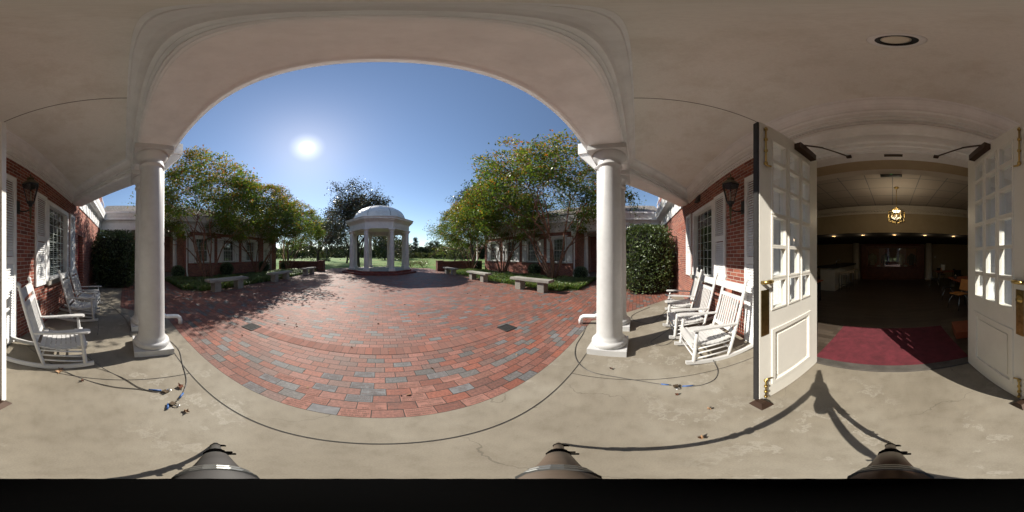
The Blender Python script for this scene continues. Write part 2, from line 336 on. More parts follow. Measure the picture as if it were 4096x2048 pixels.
    def wall(s, f, u0, u1, z0, z1, holes, t):
        us = sorted({u0, u1, *[h[0] for h in holes], *[h[1] for h in holes]})
        for a, b in zip(us, us[1:]):
            zz = z0
            for h in sorted([h for h in holes if h[0] <= a+1e-6 and h[1] >= b-1e-6], key=lambda h: h[2]):
                if h[2] > zz: s.fbox(f, a, b, -t, 0, zz, h[2])
                zz = h[3]
            if zz < z1: s.fbox(f, a, b, -t, 0, zz, z1)
        return s
def mesh_of(name, v, f, sm=None, mi=None):
    me = bpy.data.meshes.new(name); me.from_pydata(v, [], f); 
    if sm is not None: me.polygons.foreach_set('use_smooth', sm)
    if mi is not None: me.polygons.foreach_set('material_index', mi)
    me.update(); return me
def box_uv(me, off=(0, 0, 0)):
    nv = len(me.vertices); co = np.empty(nv*3); me.vertices.foreach_get('co', co); co = co.reshape(-1, 3)+np.array(off)
    nl = len(me.loops); li = np.empty(nl, dtype=np.int32); me.loops.foreach_get('vertex_index', li)
    nm = np.empty(len(me.polygons)*3); me.polygons.foreach_get('normal', nm); nm = np.abs(nm.reshape(-1, 3))
    tot = np.empty(len(me.polygons), dtype=np.int32); me.polygons.foreach_get('loop_total', tot)
    ax = np.repeat(np.argmax(nm, axis=1), tot); p = co[li]
    uv = np.where((ax == 2)[:, None], p[:, :2], np.where((ax == 1)[:, None], p[:, [0, 2]], p[:, 1:]))
    l = me.uv_layers.new(name='UVMap'); l.data.foreach_set('uv', uv.astype(np.float32).ravel())
def obj(name, mb, mats, parent=None, label=None, uv=True):
    off = OFF.get(parent.name, (0, 0, 0)) if parent else (0, 0, 0)
    v = [(x-off[0], y-off[1], z-off[2]) for x, y, z in mb.v] if any(off) else mb.v
    me = mesh_of(name, v, mb.f, mb.sm, mb.mi)
    if uv: box_uv(me, off)
    for m in (mats if isinstance(mats, (list, tuple)) else [mats]): me.materials.append(M[m])
    o = bpy.data.objects.new(name, me); C.objects.link(o)
    if parent: o.parent = parent; OFF[o.name] = off
    if label: o['label'] = label
    return o
def thing(name, label, cat, loc=(0, 0, 0), group=None, local=False):
    o = bpy.data.objects.new(name, None); C.objects.link(o); o.location = loc; o.empty_display_size = .2
    o['label'] = label; o['category'] = cat
    if group: o['group'] = group
    OFF[o.name] = (0, 0, 0) if local else tuple(loc)
    return o
def tag(o, label, cat, group=None):
    o['label'] = label; o['category'] = cat
    if group: o['group'] = group
    return o
def struct(name, mb, mat, parent=None):
    o = obj(name, mb, mat, parent)
    if not parent: o['kind'] = 'structure'
    return o
def dup(o, parent=None):
    c = o.copy(); C.objects.link(c); c.parent = parent; OFF[c.name] = OFF.get(o.name, (0, 0, 0))
    for ch in list(o.children): dup(ch, c)
    return c
def place(o, loc, rz=0, scale=1, label=None, first=False):
    c = o if first else dup(o)
    c.location = loc; c.rotation_euler = (0, 0, rz); c.scale = (scale,)*3 if not isinstance(scale, (tuple, list)) else scale
    if label: c['label'] = label
    return c

# ------------------------------------------------------------------ ground
def lawn_z(x, y):
    d = max(0, y-24); s = min(1, d/25)
    z = -.05+s*(.35*math.sin(x*.06+1.2)+.25*math.sin(y*.09+x*.03))
    if x < -2: z += s*1.1*math.exp(-((x+26)/20)**2-((y-62)/22)**2)
    return z-s*.25+.25*s*s
xs = sorted(set([-900, -500, -300]+list(range(-150, 151, 5))+[300, 500, 900])); ys = sorted(set([-900, -400, -150, -40, 0, 20, 24]+list(range(28, 150, 5))+[200, 400, 900]))
b = MB(); b.add([(x, y, lawn_z(x, y)) for y in ys for x in xs], [(j*len(xs)+i, j*len(xs)+i+1, (j+1)*len(xs)+i+1, (j+1)*len(xs)+i) for j in range(len(ys)-1) for i in range(len(xs)-1)], True)
struct('lawn', b, 'lawn')
b = MB().sheet([(-12.2, -1.85), (6.55, -1.85), (3.66, 1.04), (-3.95, 1.04), (-4.92, -.13), (-12.2, -.13)], 0)
porch_floor = struct('porch_pavement', b, 'concrete')
for a, c in (((-3.6, .71), (3.8, .71)), ((-1.68, -1.72), (-1.68, .705)), ((1.68, -1.72), (1.68, .705)), ((-4.6, -.45), (-12, -.45)), ((-3.76, .5), (-4.85, -.45)), ((-7.3, -1.7), (-7.3, -.45))):
    d = (Vector(c)-Vector(a)).normalized(); q = Vector((-d.y, d.x))*.0042
    a, c = Vector(a), Vector(c); b = MB().add([(*(a-q), .004), (*(c-q), .004), (*(c+q), .004), (*(a+q), .004)], [(0, 1, 2, 3)]); obj('control_joint', b, 'rubber', porch_floor)
# courtyard: shift uv so joints fall where the photo has them (row edge at y = 1.04, joint at x = -0.063)
poly = [(-3.95, 1.04), (3.66, 1.04), (6.55, -1.85), (12.2, -1.85), (12.2, 2.7), (7.0, 2.7), (6.5, 3.3), (6.5, 16.3), (6.2, 16.6), (6.2, 20.2), (4, 21.5), (-4, 21.5), (-6.2, 20.2), (-6.2, 16.6), (-6.5, 16.3), (-6.5, 3.3), (-7.0, 2.6), (-12.2, 2.6), (-12.2, -.13), (-4.92, -.13)]
yard = struct('courtyard', MB().sheet(poly, 0), 'paver')
uvl = yard.data.uv_layers[0]
a = np.empty(len(yard.data.loops)*2, np.float32); uvl.data.foreach_get('uv', a); a = a.reshape(-1, 2)
a[:, 0] += .063+.2245*40; a[:, 1] += -1.04+.115*40; uvl.data.foreach_set('uv', a.ravel())
b = MB().sheet([(-2.4, 2.305), (2.4, 2.305), (2.4, 2.53), (-2.4, 2.53)], .004)
o = obj('soldier_course', b, 'paver_soldier', yard); l = o.data.uv_layers[0]
a = np.empty(len(o.data.loops)*2, np.float32); l.data.foreach_get('uv', a); a = a.reshape(-1, 2); a[:, 1] += -2.305; l.data.foreach_set('uv', a.ravel())
# readable engraved pavers of the nearest rows (row, brick index, grey?, lines)
ENG = [(0, -1, 0, 'J. D. GLENN|SOUTHERN MISS|DELTA MU 87'), (0, -3, 0, 'AL BOSCOL|DELTA KAPPA 94|OK STATE'), (0, 1, 0, 'JOHN M. DEMAR|NORTHWESTERN|GAMMA RHO 70'), (0, 3, 0, 'IN MEMORY OF|WILLIAM|BROTHER'), (0, -5, 1, 'THOMAS T. HEPTON|ALPHA DELTA 93|GEORGIA TECH'), (0, -2, 1, ''),
 (1, -1, 0, 'BENJAMIN FRENCH|UCF|ETA PHI 97'), (1, -3, 0, 'GARY L. COUSINO|FERRIS STATE UNIV|ZETA KAPPA 83'), (1, 1, 0, 'DARYL L. MARSH|UCF|ALPHA MU 98'), (1, -5, 0, 'A. R. DODSON|ALPHA EPSILON|KAPPA ALPHA 04'),
 (2, -1, 1, 'BOBBY H. DULIN JR|GEORGIA STATE|EPSILON NU 1979'), (2, 1, 0, 'C.O. McGUIRE|GEORGIA SOUTHERN|IOTA UPSILON 93'), (2, -3, 0, 'ANDREW M. WATTS|JOHN W. WATTS JR|JOHN W. WATTS III'), (2, -5, 1, 'ROBERT E. REYOR JR|JOHN E. REYOR|ZETA'), (2, 3, 1, 'M. C. ALTMAN|UCLA|MU 57'),
 (3, -1, 1, 'F. T. MAXWELL|NESU|EPSILON DELTA 91'), (3, 1, 0, 'O. D. SMITH|IDAHO|ZETA MU 80'), (3, -3, 1, 'RUSSELL A. WILSON|TRANSYLVANIA UNIV|KAPPA'), (3, -5, 0, 'T. E. THOMAS JR|EASTERN KENTUCKY|ZETA TAU 75'), (3, 3, 0, 'JOHN R. KIMBER|SOUTHERN MISS|DELTA MU 82'),
 (4, -1, 1, 'STEPHEN MILLS|OKLAHOMA STATE|GAMMA CHI 1983'), (4, 1, 0, 'JOHN M. SCOTT|WESTERN RESERVE|BETA EPSILON 39'), (4, 3, 0, 'SANTA BARBARA|IOTA KAPPA 87|'), (5, -3, 1, 'STEVE PALESTI|CAL BERKELEY|ALPHA SIGMA 84'), (5, 2, 1, 'TOM E. GAYLORD|GEORGIA SOUTHERN|ALPHA LAMBDA 1978'), (6, -1, 1, 'S. C. EVANS|MARSHALL|DELTA IOTA 85')]
pl = MB(); lt = MB(); dg = bpy.context.evaluated_depsgraph_get
for row, k, grey, txt in ENG:
    x0 = -.063+k*.2245+(0 if row % 2 == 0 else -.1122+.2245); y0 = 1.04+.115*row
    pl.cm = 0 if grey else 1
    pl.box(x0+.003, x0+.2215, y0+.003, y0+.112, -.01, .0025)
    for i, s_ in enumerate(txt.split('|')):
        if not s_: continue
        cu = bpy.data.curves.new('t', 'FONT'); cu.body = s_; cu.size = .029; cu.align_x = 'CENTER'; cu.resolution_u = 2; cu.offset = 0
        to = bpy.data.objects.new('t', cu); C.objects.link(to); me = bpy.data.meshes.new_from_object(to.evaluated_get(dg()))
        wd = max([v.co.x for v in me.vertices]+[0])-min([v.co.x for v in me.vertices]+[0]); kx = min(1, .20/max(wd, .01))
        lt.add([(x0+.112+v.co.x*kx, y0+.079-.032*i+v.co.y, .0045) for v in me.vertices], [tuple(p.vertices) for p in me.polygons])
        bpy.data.objects.remove(to); bpy.data.curves.remove(cu); bpy.data.meshes.remove(me)
obj('engraved_paver', pl, ['greypaver', 'pinkpaver'], yard); obj('lettering', lt, 'letter', yard)
for sx in (-1, 1):
    b = MB().sheet([(sx*6.45, 3.25), (sx*7.0, 2.62), (sx*11.6, 2.62), (sx*11.6, 16.2), (sx*6.45, 16.2)][::sx], .012)
    struct('planting_bed', b, 'soil')
    b = MB().sheet([(sx*10.2, 4.0), (sx*11.5, 4.0), (sx*11.5, 16.0), (sx*10.2, 16.0)][::sx], .02); struct('mulch_strip', b, 'mulch')

# ------------------------------------------------------------------ main house with porch
house = thing('brick_house', 'red brick house with white columned porch, open french doors and tall shuttered windows', 'house', (0, -1.75, 0))
fw = F((0, -1.75, 0), (1, 0, 0), (0, 1, 0))
WIN = [(-4.82, -3.36), (3.36, 4.82)]
holes = [(-1.66, 1.66, -.1, 3.48)]+[(a, b_, 1.0, 2.97) for a, b_ in WIN]+[(-6.68, -5.92, -.1, 2.42)]
obj('wall', MB().wall(fw, -11.7, 11.7, -.1, 3.95, holes, .30), 'brick', house)
obj('flat_arch', MB().fbox(fw, 5.5, 6.9, .002, .004, 2.62, 2.86), 'brick_soldier', house)
obj('flat_arch', MB().fbox(fw, -6.9, -5.6, .002, .004, 2.44, 2.72), 'brick_soldier', house)
md = obj('side_door', MB().fbox(fw, -6.68, -5.92, -.22, -.17, 0, 2.42), 'maroon', house, 'maroon painted side door set deep in the brick')
obj('handle', MB().fbox(fw, -6.05, -6.0, -.17, -.13, 1.0, 1.12), 'black', md)
# porch ceiling, beam, crown, roof
PATH = [(-5.65, -1.75), (-3.48, .42), (3.48, .42), (5.65, -1.75)]
b = MB().prism([(-5.3, -1.75), (-3.38, .22), (3.38, .22), (5.3, -1.75)], 3.86, 3.95); obj('porch_ceiling', b, 'stucco', house)
for s in (-1, 1): obj('ceiling_joint', MB().box(s*1.55-.004, s*1.55+.004, -1.52, .06, 3.856, 3.862), 'bronze', house)
BEAM = [(-.22, 3.482), (.25, 3.482), (.25, 3.52), (.31, 3.52), (.31, 3.60), (.27, 3.61), (.27, 4.05), (.34, 4.07), (.42, 4.16), (.62, 4.2), (.62, 4.36), (.70, 4.44), (.72, 4.62), (.0, 4.72), (-.22, 4.72)]
b = MB().sweep(BEAM, PATH)
b.sweep([(-.20, 3.470), (.24, 3.470), (.24, 3.481), (-.20, 3.481)], [(-5.6, -1.72), (-3.48, .42), (3.48, .42), (5.6, -1.72)])
obj('porch_beam', b, 'white', house)
CR = [(.0, 3.49), (-.018, 3.50), (-.018, 3.555), (-.002, 3.556), (-.002, 3.566), (-.04, 3.567), (-.04, 3.60), (-.02, 3.601), (-.02, 3.612), (-.07, 3.613), (-.07, 3.645), (-.062, 3.65), (-.068, 3.70), (-.085, 3.745), (-.115, 3.785), (-.155, 3.81), (-.16, 3.845), (-.175, 3.85), (-.175, 3.859), (.0, 3.859)]
ins = lambda d: [(-5.65+d*.707*2-.0, -1.75), (-3.48+d*.414, .42-d), (3.48-d*.414, .42-d), (5.65-d*.707*2, -1.75)]
b = MB().sweep([(o-.221, z) for o, z in CR], PATH); obj('crown_moulding', b, 'white', house)
M['seam'] = m_plain('seam_dirt_and_shadow', (.16, .115, .085), .9)  # brown strips in the grooves: seam dirt together with painted groove shadow
for o0, z0, z1 in ((.0225, 3.602, 3.611), (.0045, 3.557, 3.565)): obj('moulding_seam', MB().sweep([(-.221-o0, z0), (-.221-o0, z1), (-.2215, z1), (-.2215, z0)][::-1], PATH), 'seam', house)
WC = [(.0, 3.43), (.03, 3.44), (.03, 3.475), (.005, 3.476), (.005, 3.488), (.06, 3.489), (.06, 3.54), (.04, 3.541), (.04, 3.552), (.075, 3.56), (.075, 3.64), (.095, 3.66), (.095, 3.70), (.115, 3.74), (.15, 3.78), (.20, 3.81), (.215, 3.845), (.23, 3.85), (.23, 3.859), (.0, 3.859)]
b = MB().sweep([(o+.002, z) for o, z in WC], [(-5.2, -1.75), (5.2, -1.75)]); obj('wall_crown', b, 'white', house)
for o0, z0, z1 in ((.0095, 3.477, 3.487), (.0445, 3.542, 3.551)): obj('moulding_seam', MB().sweep([(.003, z0), (o0, z0), (o0, z1), (.003, z1)], [(-5.2, -1.75), (5.2, -1.75)]), 'seam', house)
b = MB().prism([(-6.4, -2.05), (-3.9, 1.05), (3.9, 1.05), (6.4, -2.05)], 4.62, 4.78); b.box(-11.8, 11.8, -11.6, -1.9, 4.85, 4.95); obj('roof', b, 'shingle', house)
# outer entablature along the side walls, with triglyphs and upper storey
ENT = [(0, 3.52), (.04, 3.52), (.04, 3.60), (.025, 3.61), (.025, 4.03), (.07, 4.05), (.13, 4.16), (.34, 4.22), (.34, 4.36), (.38, 4.45), (.42, 4.62), (.42, 4.70), (0, 4.74)]
def triglyphs(b, f, u0, u1, n, step=.62, z0=3.62, z1=4.03):
    k = int((u1-u0)/step); 
    for i in range(k+1):
        u = u0+step*(i+.3)
        if u+.3 > u1: break
        for j in range(3): b.fbox(f, u+j*.095, u+j*.095+.07, n-.01, n+.028, z0, z1-.02)
        b.fbox(f, u-.02, u+.28, n-.01, n+.034, z1-.02, z1+.015)
        for j in range(4): b.fbox(f, u+j*.072, u+j*.072+.045, n, n+.03, z0-.075, z0-.03)
for s in (-1, 1):
    b = MB(); pth = [(-11.84, -1.75), (-6.05, -1.75)] if s < 0 else [(6.05, -1.75), (11.84, -1.75)]
    b.sweep([(o+.003, z) for o, z in ENT], pth); triglyphs(b, fw, *((-11.3, -6.1) if s < 0 else (6.1, 11.3)), .03)
    obj('entablature', b, 'white', house)
for s in (-1, 1): obj('upper_wall', MB().fbox(fw, *((-11.75, -4.9) if s < 0 else (4.9, 11.75)), -.5, .08, 4.745, 8.2), 'brick', house)
for s in (-1, 1):
    a_, c_ = (-10.2, -9.0) if s < 0 else (9.0, 10.2)
    ww = obj('upper_window', MB().fbox(fw, a_-.1, c_+.1, .08, .12, 5.5, 7.5), 'white', house)
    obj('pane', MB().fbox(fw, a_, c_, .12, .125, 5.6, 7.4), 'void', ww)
    b = MB().bar((s*11.3, -1.58, 8.2), (s*11.3, -1.58, 5.7), .09, .08, (0, 1, 0)); b.bar((s*11.3, -1.58, 5.7), (s*11.55, -1.5, 5.4), .09, .08, (0, 1, 0)); b.bar((s*11.55, -1.5, 5.4), (s*11.55, -1.5, 5.1), .09, .08, (0, 1, 0)); b.bar((s*11.55, -1.5, 5.1), (s*11.3, -1.45, 4.7), .09, .08, (0, 1, 0))
    obj('downspout', b, 'white', house)
# porch columns
def column_prof(r, h):   # shaft with entasis, torus base, echinus capital: list of (radius, z)
    p = [(r*1.28, .11), (r*1.34, .13), (r*1.36, .165), (r*1.32, .20), (r*1.2, .215), (r*1.12, .225), (r*1.12, .25), (r*1.04, .27), (r, .32)]
    for i in range(1, 11):
        t = i/10; p.append((r*(1-.16*t**1.8), .32+(h-.72)*t))
    z = h-.40; q = r*.84
    p += [(q*1.0, z+.02), (q*1.1, z+.03), (q*1.17, z+.05), (q*1.17, z+.07), (q*1.08, z+.085), (q*1.05, z+.14), (q*1.1, z+.17), (q*1.22, z+.19), (q*1.42, z+.24), (q*1.52, z+.285), (q*1.52, z+.30)]
    return p
def column(parent, x, y, z, r, h, mat, n=40, name='column'):
    o = obj(name, MB().lathe(column_prof(r, h), (x, y, z), n), mat, parent)
    obj('plinth', MB().box(x-r*1.38, x+r*1.38, y-r*1.38, y+r*1.38, z, z+.11), mat, o)
    obj('abacus', MB().box(x-r*1.36, x+r*1.36, y-r*1.36, y+r*1.36, z+h-.10, z+h), mat, o)
    return o
for x in (-2.51, 2.51, -3.48, 3.48): column(house, x, .42, 0, .205, 3.47, 'white_col')
# downspouts by the columns
for s in (-1, 1):
    x = s*3.43
    b = MB().bar((x-s*.05, 1.12, 4.45), (x-s*.05, 1.12, 4.1), .26, .2, (0, 1, 0)); b.bar((x-s*.05, 1.12, 4.1), (x, .83, 3.72), .2, .16, (0, 1, 0))
    b.tube([(x, .80, 3.8), (x, .80, .36), (x, .82, .27), (x, .9, .225), (x, 1.08, .21), (x, 1.15, .2), (x, 1.2, .16), (x, 1.22, .1), (x, 1.22, 0)], .05, 12)
    obj('porch_downspout', b, 'white', house)
# windows
def shutter(parent, f, u0, u1, z0, z1, step=.045, label=None):
    b = MB(); t = .065; n0, n1 = .004, .045
    b.fbox(f, u0, u0+t, n0, n1, z0, z1); b.fbox(f, u1-t, u1, n0, n1, z0, z1)
    zm = z0+(z1-z0)*.5
    rails = [(z0, z0+.12), (zm-.06, zm+.06), (z1-.09, z1)]
    for a, c in rails: b.fbox(f, u0+t, u1-t, n0, n1, a, c)
    for a, c in ((z0+.12, zm-.06), (zm+.06, z1-.09)):
        z = a+.01
        while z < c-.03:
            b.hexa([f.p(u0+t, .034, z), f.p(u1-t, .034, z), f.p(u1-t, .042, z+.004), f.p(u0+t, .042, z+.004), f.p(u0+t, .006, z+step*.95), f.p(u1-t, .006, z+step*.95), f.p(u1-t, .012, z+step), f.p(u0+t, .012, z+step)]); z += step
    return obj('shutter', b, 'white', parent, label)
def window(parent, f, u0, u1, z0, z1, cols, rows, blind=True, deep=.12, sashes=2, hood=False, room=True, glassmat='glass'):
    fr = .11; b = MB()
    b.fbox(f, u0, u0+fr, -deep, .03, z0, z1); b.fbox(f, u1-fr, u1, -deep, .03, z0, z1)
    b.fbox(f, u0+fr, u1-fr, -deep, .03, z1-fr, z1); b.fbox(f, u0+fr, u1-fr, -deep, .035, z0, z0+.07)
    if hood: b.fbox(f, u0-.04, u1+.04, .0, .10, z1, z1+.10); b.fbox(f, u0-.12, u1+.12, .0, .16, z1+.10, z1+.16)
    o = obj('window', b, 'white', parent)
    g0, g1, h0, h1 = u0+fr, u1-fr, z0+.07, z1-fr
    b = MB(); b.add([f.p(g0, -.082, h0), f.p(g1, -.082, h0), f.p(g1, -.082, h1), f.p(g0, -.082, h1)], [(0, 1, 2, 3)]); obj('pane', b, glassmat, o)
    b = MB(); m = .006; mo = -.03 if sashes == 1 else 0
    for i in range(1, cols): u = g0+(g1-g0)*i/cols; b.fbox(f, u-m, u+m, -.079+mo, -.062+mo, h0, h1)
    for i in range(1, rows):
        z = h0+(h1-h0)*i/rows; k = .028 if (sashes == 2 and i == rows//2) else m
        b.fbox(f, g0, g1, -.0785+mo, -.06+mo, z-k, z+k)
    obj('muntin', b, 'white', o)
    obj('sill', MB().fbox(f, u0-.06, u1+.06, -.1, .09, z0-.10, z0), 'stone', o)
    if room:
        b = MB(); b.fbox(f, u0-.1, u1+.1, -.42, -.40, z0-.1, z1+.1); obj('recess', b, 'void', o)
    if blind:
        b = MB(); z = h0+.03
        while z < h1:
            b.add([f.p(g0, -.125, z), f.p(g1, -.125, z), f.p(g1, -.165, z+.017), f.p(g0, -.165, z+.017)], [(0, 1, 2, 3)]); z += .052
        obj('blind', b, 'blind', o)
    return o
for s in (-1, 1):
    a_, c_ = (-4.82, -3.36) if s < 0 else (3.36, 4.82)
    window(house, fw, a_, c_, 1.02, 2.97, 5, 8, blind=(s < 0), sashes=1)
    for u0, u1, z0, z1 in ((2.84, 3.33, .96, 3.0), (4.98, 5.46, .96, 3.0), (1.70, 2.19, .03, 3.03)):
        shutter(house, fw, *((u0, u1) if s > 0 else (-u1, -u0)), z0, z1)
# door surround
b = MB()
for s in (-1, 1):
    a_ = (1.0, 1.66) if s > 0 else (-1.66, -1.0)
    b.fbox(fw, *a_, -.19, -.02, 0, 2.98)
    b.fbox(fw, a_[0]+.12, a_[1]-.12, -.02, .012, .2, 2.7); b.fbox(fw, a_[0], a_[1], -.02, .02, 0, .18)
    for k in range(4): b.fbox(fw, a_[0]+.17+.09*k, a_[0]+.215+.09*k, .012, .03, .25, 2.65)
b.fbox(fw, -1.66, 1.66, -.30, -.10, 2.985, 3.425)
HD = [(.0, 2.99), (.02, 2.99), (.02, 3.05), (.035, 3.06), (.035, 3.12), (.06, 3.13), (.065, 3.17), (.05, 3.18), (.05, 3.26), (.075, 3.27), (.10, 3.30), (.15, 3.34), (.16, 3.385), (.0, 3.39)]
b.sweep([(o-.099, z) for o, z in HD], [(-1.66, -1.75), (1.66, -1.75)])
obj('door_surround', b, 'white', house)
b = MB().box(-1.66, 1.66, -2.36, -2.052, 2.99, 3.08); obj('door_lintel', b, 'beige', house); obj('door_head', MB().box(-1.66, 1.66, -2.05, -1.852, 2.972, 2.983), 'white', house)
for q in ((-1.72, -1.66), (1.66, 1.72)): obj('door_return', MB().box(*q, -2.358, -2.052, .018, 3.0), 'beige', house)
obj('strike_plate', MB().box(-.12, .10, -1.96, -1.90, 2.968, 2.973), 'bronze', house)
b = MB().box(-1.0, 1.0, -2.02, -1.86, -.02, .022); b.box(-1.0, 1.0, -1.975, -1.955, .021, .030); b.box(-1.0, 1.0, -1.94, -1.925, .021, .028); b.box(-1.0, 1.0, -1.905, -1.89, .021, .026); M['sillmetal'] = m_plain('worn_threshold', (.11, .10, .09), .55, .3, var=.3, scale=5); obj('threshold', b, 'sillmetal', house, 'worn metal threshold strip')
# doors: leaves open outwards at right angles
def door(s):
    X0, X1 = (.935, .98) if s > 0 else (-.98, -.935)
    ya, yb, H = -1.87, -.88, 2.985
    colY = [(-1.67, -1.50), (-1.44, -1.27), (-1.21, -1.03)]
    zr = [2.535, 2.255, 1.98, 1.695, 1.42, 1.135]; hs = .25
    ys = [ya]+[v for c in colY for v in c]+[yb]
    b = MB()
    g = F((0, 0, 0), (0, 1, 0), (1, 0, 0))
    holes = [(y0, y1, z, z+hs) for y0, y1 in colY for z in zr]+[(-1.67, -1.04, .24, .91)]
    gg = F((X1, 0, 0), (0, 1, 0), (1, 0, 0)); b.wall(gg, ya, yb, .012, H, holes, X1-X0)
    for y0, y1 in colY:     # raised glazing bead on the inner face
        for z in zr:
            for q0, q1, w0, w1 in ((y0-.013, y0+.003, z-.013, z+hs+.013), (y1-.003, y1+.013, z-.013, z+hs+.013), (y0+.003, y1-.003, z-.013, z+.003), (y0+.003, y1-.003, z+hs-.003, z+hs+.013)):
                b.box(X0-.008, X1+.008, q0, q1, w0, w1)
    xa = (X0+X1)/2
    b.box(xa-.008, xa+.008, -1.67, -1.04, .24, .91); b.hexa([(xa-.02, -1.60, .31), (xa+.02, -1.60, .31), (xa+.02, -1.11, .31), (xa-.02, -1.11, .31), (xa-.02, -1.60, .84), (xa+.02, -1.60, .84), (xa+.02, -1.11, .84), (xa-.02, -1.11, .84)])
    for q0, q1, w0, w1 in ((-1.69, -1.65, .22, .93), (-1.06, -1.02, .22, .93), (-1.65, -1.06, .22, .26), (-1.65, -1.06, .89, .93)): b.box(X0-.01, X1+.01, q0, q1, w0, w1)
    d = obj('door', b, 'cream', house)
    b = MB()
    for y0, y1 in colY:
        for z in zr: obj('pane', MB().add([(xa, y0, z), (xa, y1, z), (xa, y1, z+hs), (xa, y0, z+hs)], [(0, 1, 2, 3)]), 'doorglass', d)
    fx = X0 if s > 0 else X1; i = -s      # face towards the passage
    bx = lambda b_, d0, d1, *r: b_.box(min(fx+i*d0, fx+i*d1), max(fx+i*d0, fx+i*d1), *r)
    b = MB(); bx(b, 0, .004, -.985, -.895, .90, 1.32); obj('lock_plate', b, 'oldbrass', d)
    b = MB().tube([(fx+i*.0, -.985, 1.385), (fx+i*.045, -.98, 1.39), (fx+i*.05, -.945, 1.39), (fx+i*.045, -.91, 1.39), (fx, -.905, 1.385)], .016, 8); obj('handle', b, 'brass', d)
    if s < 0: obj('lock_cylinder', MB().tube([(fx+i*.004, -.94, 1.24), (fx+i*.014, -.94, 1.24), (fx+i*.0145, -.94, 1.24), (fx+i*.034, -.94, 1.24)], [.035, .035, .02, .02], 14), 'brass', d)
    for z0, z1 in ((.06, .36), (2.42, 2.92)):
        b = MB().tube([(fx+i*.016, -.935, z0), (fx+i*.016, -.935, z1)], .0085, 8)
        for k in range(4): z = z0+(z1-z0)*(.04+.3*k); b.lathe([(.016, -.012), (.017, .0), (.016, .012)], (fx+i*.016, -.935, z), 10)
        kz = z1 if z0 < 1 else z0
        b.tube([(fx+i*.016, -.935, kz), (fx+i*.02, -.96, kz), (fx+i*.03, -.985, kz)], .009, 8)
        obj('surface_bolt', b, 'brass', d)
    b = MB(); b.box(X0+.006, X1+.012, yb, yb+.016, .02, H-.005); obj('weather_strip', b, 'rubber' if s > 0 else 'cream', d)
    b = MB(); bx(b, 0, .075, -1.70, -1.36, 2.87, 2.955)
    b.tube([(fx+i*.06, -1.44, 2.96), (fx+i*.20, -1.62, 2.99)], .012, 6); b.tube([(fx+i*.20, -1.62, 2.985), (fx+i*.42, -1.875, 2.955)], .010, 6); bx(b, .39, .45, -1.90, -1.855, 2.945, 2.972)
    obj('door_closer', b, 'bronze', d)
    for z in (.25, 1.4, 2.6): obj('hinge', MB().tube([(X1+.012 if s > 0 else X0-.012, ya+.01, z), (X1+.012 if s > 0 else X0-.012, ya+.01, z+.11)], .012, 8), 'brass', d)
door(1); door(-1)
for s, lb in ((1, 'brown wedge door stop under the door beside the near rocking chair with spindle back'), (-1, 'brown wedge door stop under the door that carries the brass lock cylinder')):
    x = s*.90
    b = MB().hexa([(x-.075, -.93, 0), (x+.075, -.93, 0), (x+.075, -.80, 0), (x-.075, -.80, 0), (x-.03, -.90, .05), (x+.05, -.90, .05), (x+.05, -.84, .05), (x-.03, -.84, .05)])
    tag(obj('door_stop', b, 'bronze'), lb, 'door stop', 'wedges under the doors')
# recessed porch light
t = thing('ceiling_light', 'round recessed light with white rim in the porch ceiling', 'light', (-.015, -.575, 3.86))
obj('rim', MB().lathe([(.075, -.001), (.105, -.006), (.108, .0)], (-.015, -.575, 3.858), 28), 'white', t)
obj('baffle', MB().lathe([(.0, -.002), (.078, -.002), (.08, 0)], (-.015, -.575, 3.8575), 28), 'black', t)
obj('lens', MB().lathe([(.0, -.008), (.045, -.006), (.055, -.002)], (-.012, -.565, 3.856), 24), 'candle', t)

# ------------------------------------------------------------------ interior
rm = MB(); rm.box(-6.2, 6.2, -11.6, -2.02, -.06, .018)
obj('room_floor', rm, 'floorwood', house)
b = MB(); b.box(-6.2, 6.2, -6.0, -2.05, 3.5, 3.56); obj('room_ceiling', b, 'tile', house)
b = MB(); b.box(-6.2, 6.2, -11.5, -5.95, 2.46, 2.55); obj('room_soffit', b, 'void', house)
for q in ((-6.2, -2.6, -11.3, -11.2, 0, 2.46), (2.6, 6.2, -11.3, -11.2, 0, 2.46), (-6.2, 6.2, -11.7, -11.6, 0, 3.5), (-6.2, -1.67, -2.50, -2.36, 0, 3.5), (1.67, 6.2, -2.50, -2.36, 0, 3.5), (-1.67, 1.67, -2.50, -2.37, 3.09, 3.5)): obj('room_wall', MB().box(*q), 'beige', house)

for s in (-1, 1): obj('room_side_wall', MB().wall(F((s*6.2, 0, 0), (0, 1, 0), (-s, 0, 0)), -11.6, -2.36, 0, 3.5, [(-5.8, -2.7, .6, 3.1)], .1), 'beige', house)  # wide unseen openings added on both sides so daylight brightens the room
obj('room_header', MB().box(-6.2, 6.2, -5.98, -5.9, 2.46, 3.50), 'beige', house)
b = MB().sweep([(-.10, 3.15), (-.07, 3.15), (-.04, 3.22), (-.03, 3.3), (.06, 3.4), (.10, 3.45), (-.10, 3.45)], [(-6.2, -5.84), (6.2, -5.84)])
for i in range(92): b.box(-5.0+i*.11, -4.94+i*.11, -5.86, -5.80, 3.24, 3.29)
obj('room_cornice', b, 'intwhite', house); obj('inner_trim', MB().box(-1.66, 1.66, -2.53, -2.362, 2.99, 3.085), 'intwhite', house)
for s in (-1, 1):
    c_ = obj('room_column', MB().lathe([(.28, 0), (.28, .1), (.25, .12), (.25, .16), (.225, .2), (.205, 2.44)], (s*2.4, -10.6, .018), 28), 'intwhite', house)
b = MB().box(-2.15, 2.15, -11.25, -10.95, .018, .85); b.box(-2.15, -1.75, -11.25, -10.95, .85, 2.4); b.box(1.75, 2.15, -11.25, -10.95, .85, 2.4); b.box(-2.0, 2.0, -11.05, -10.85, .018, .12)
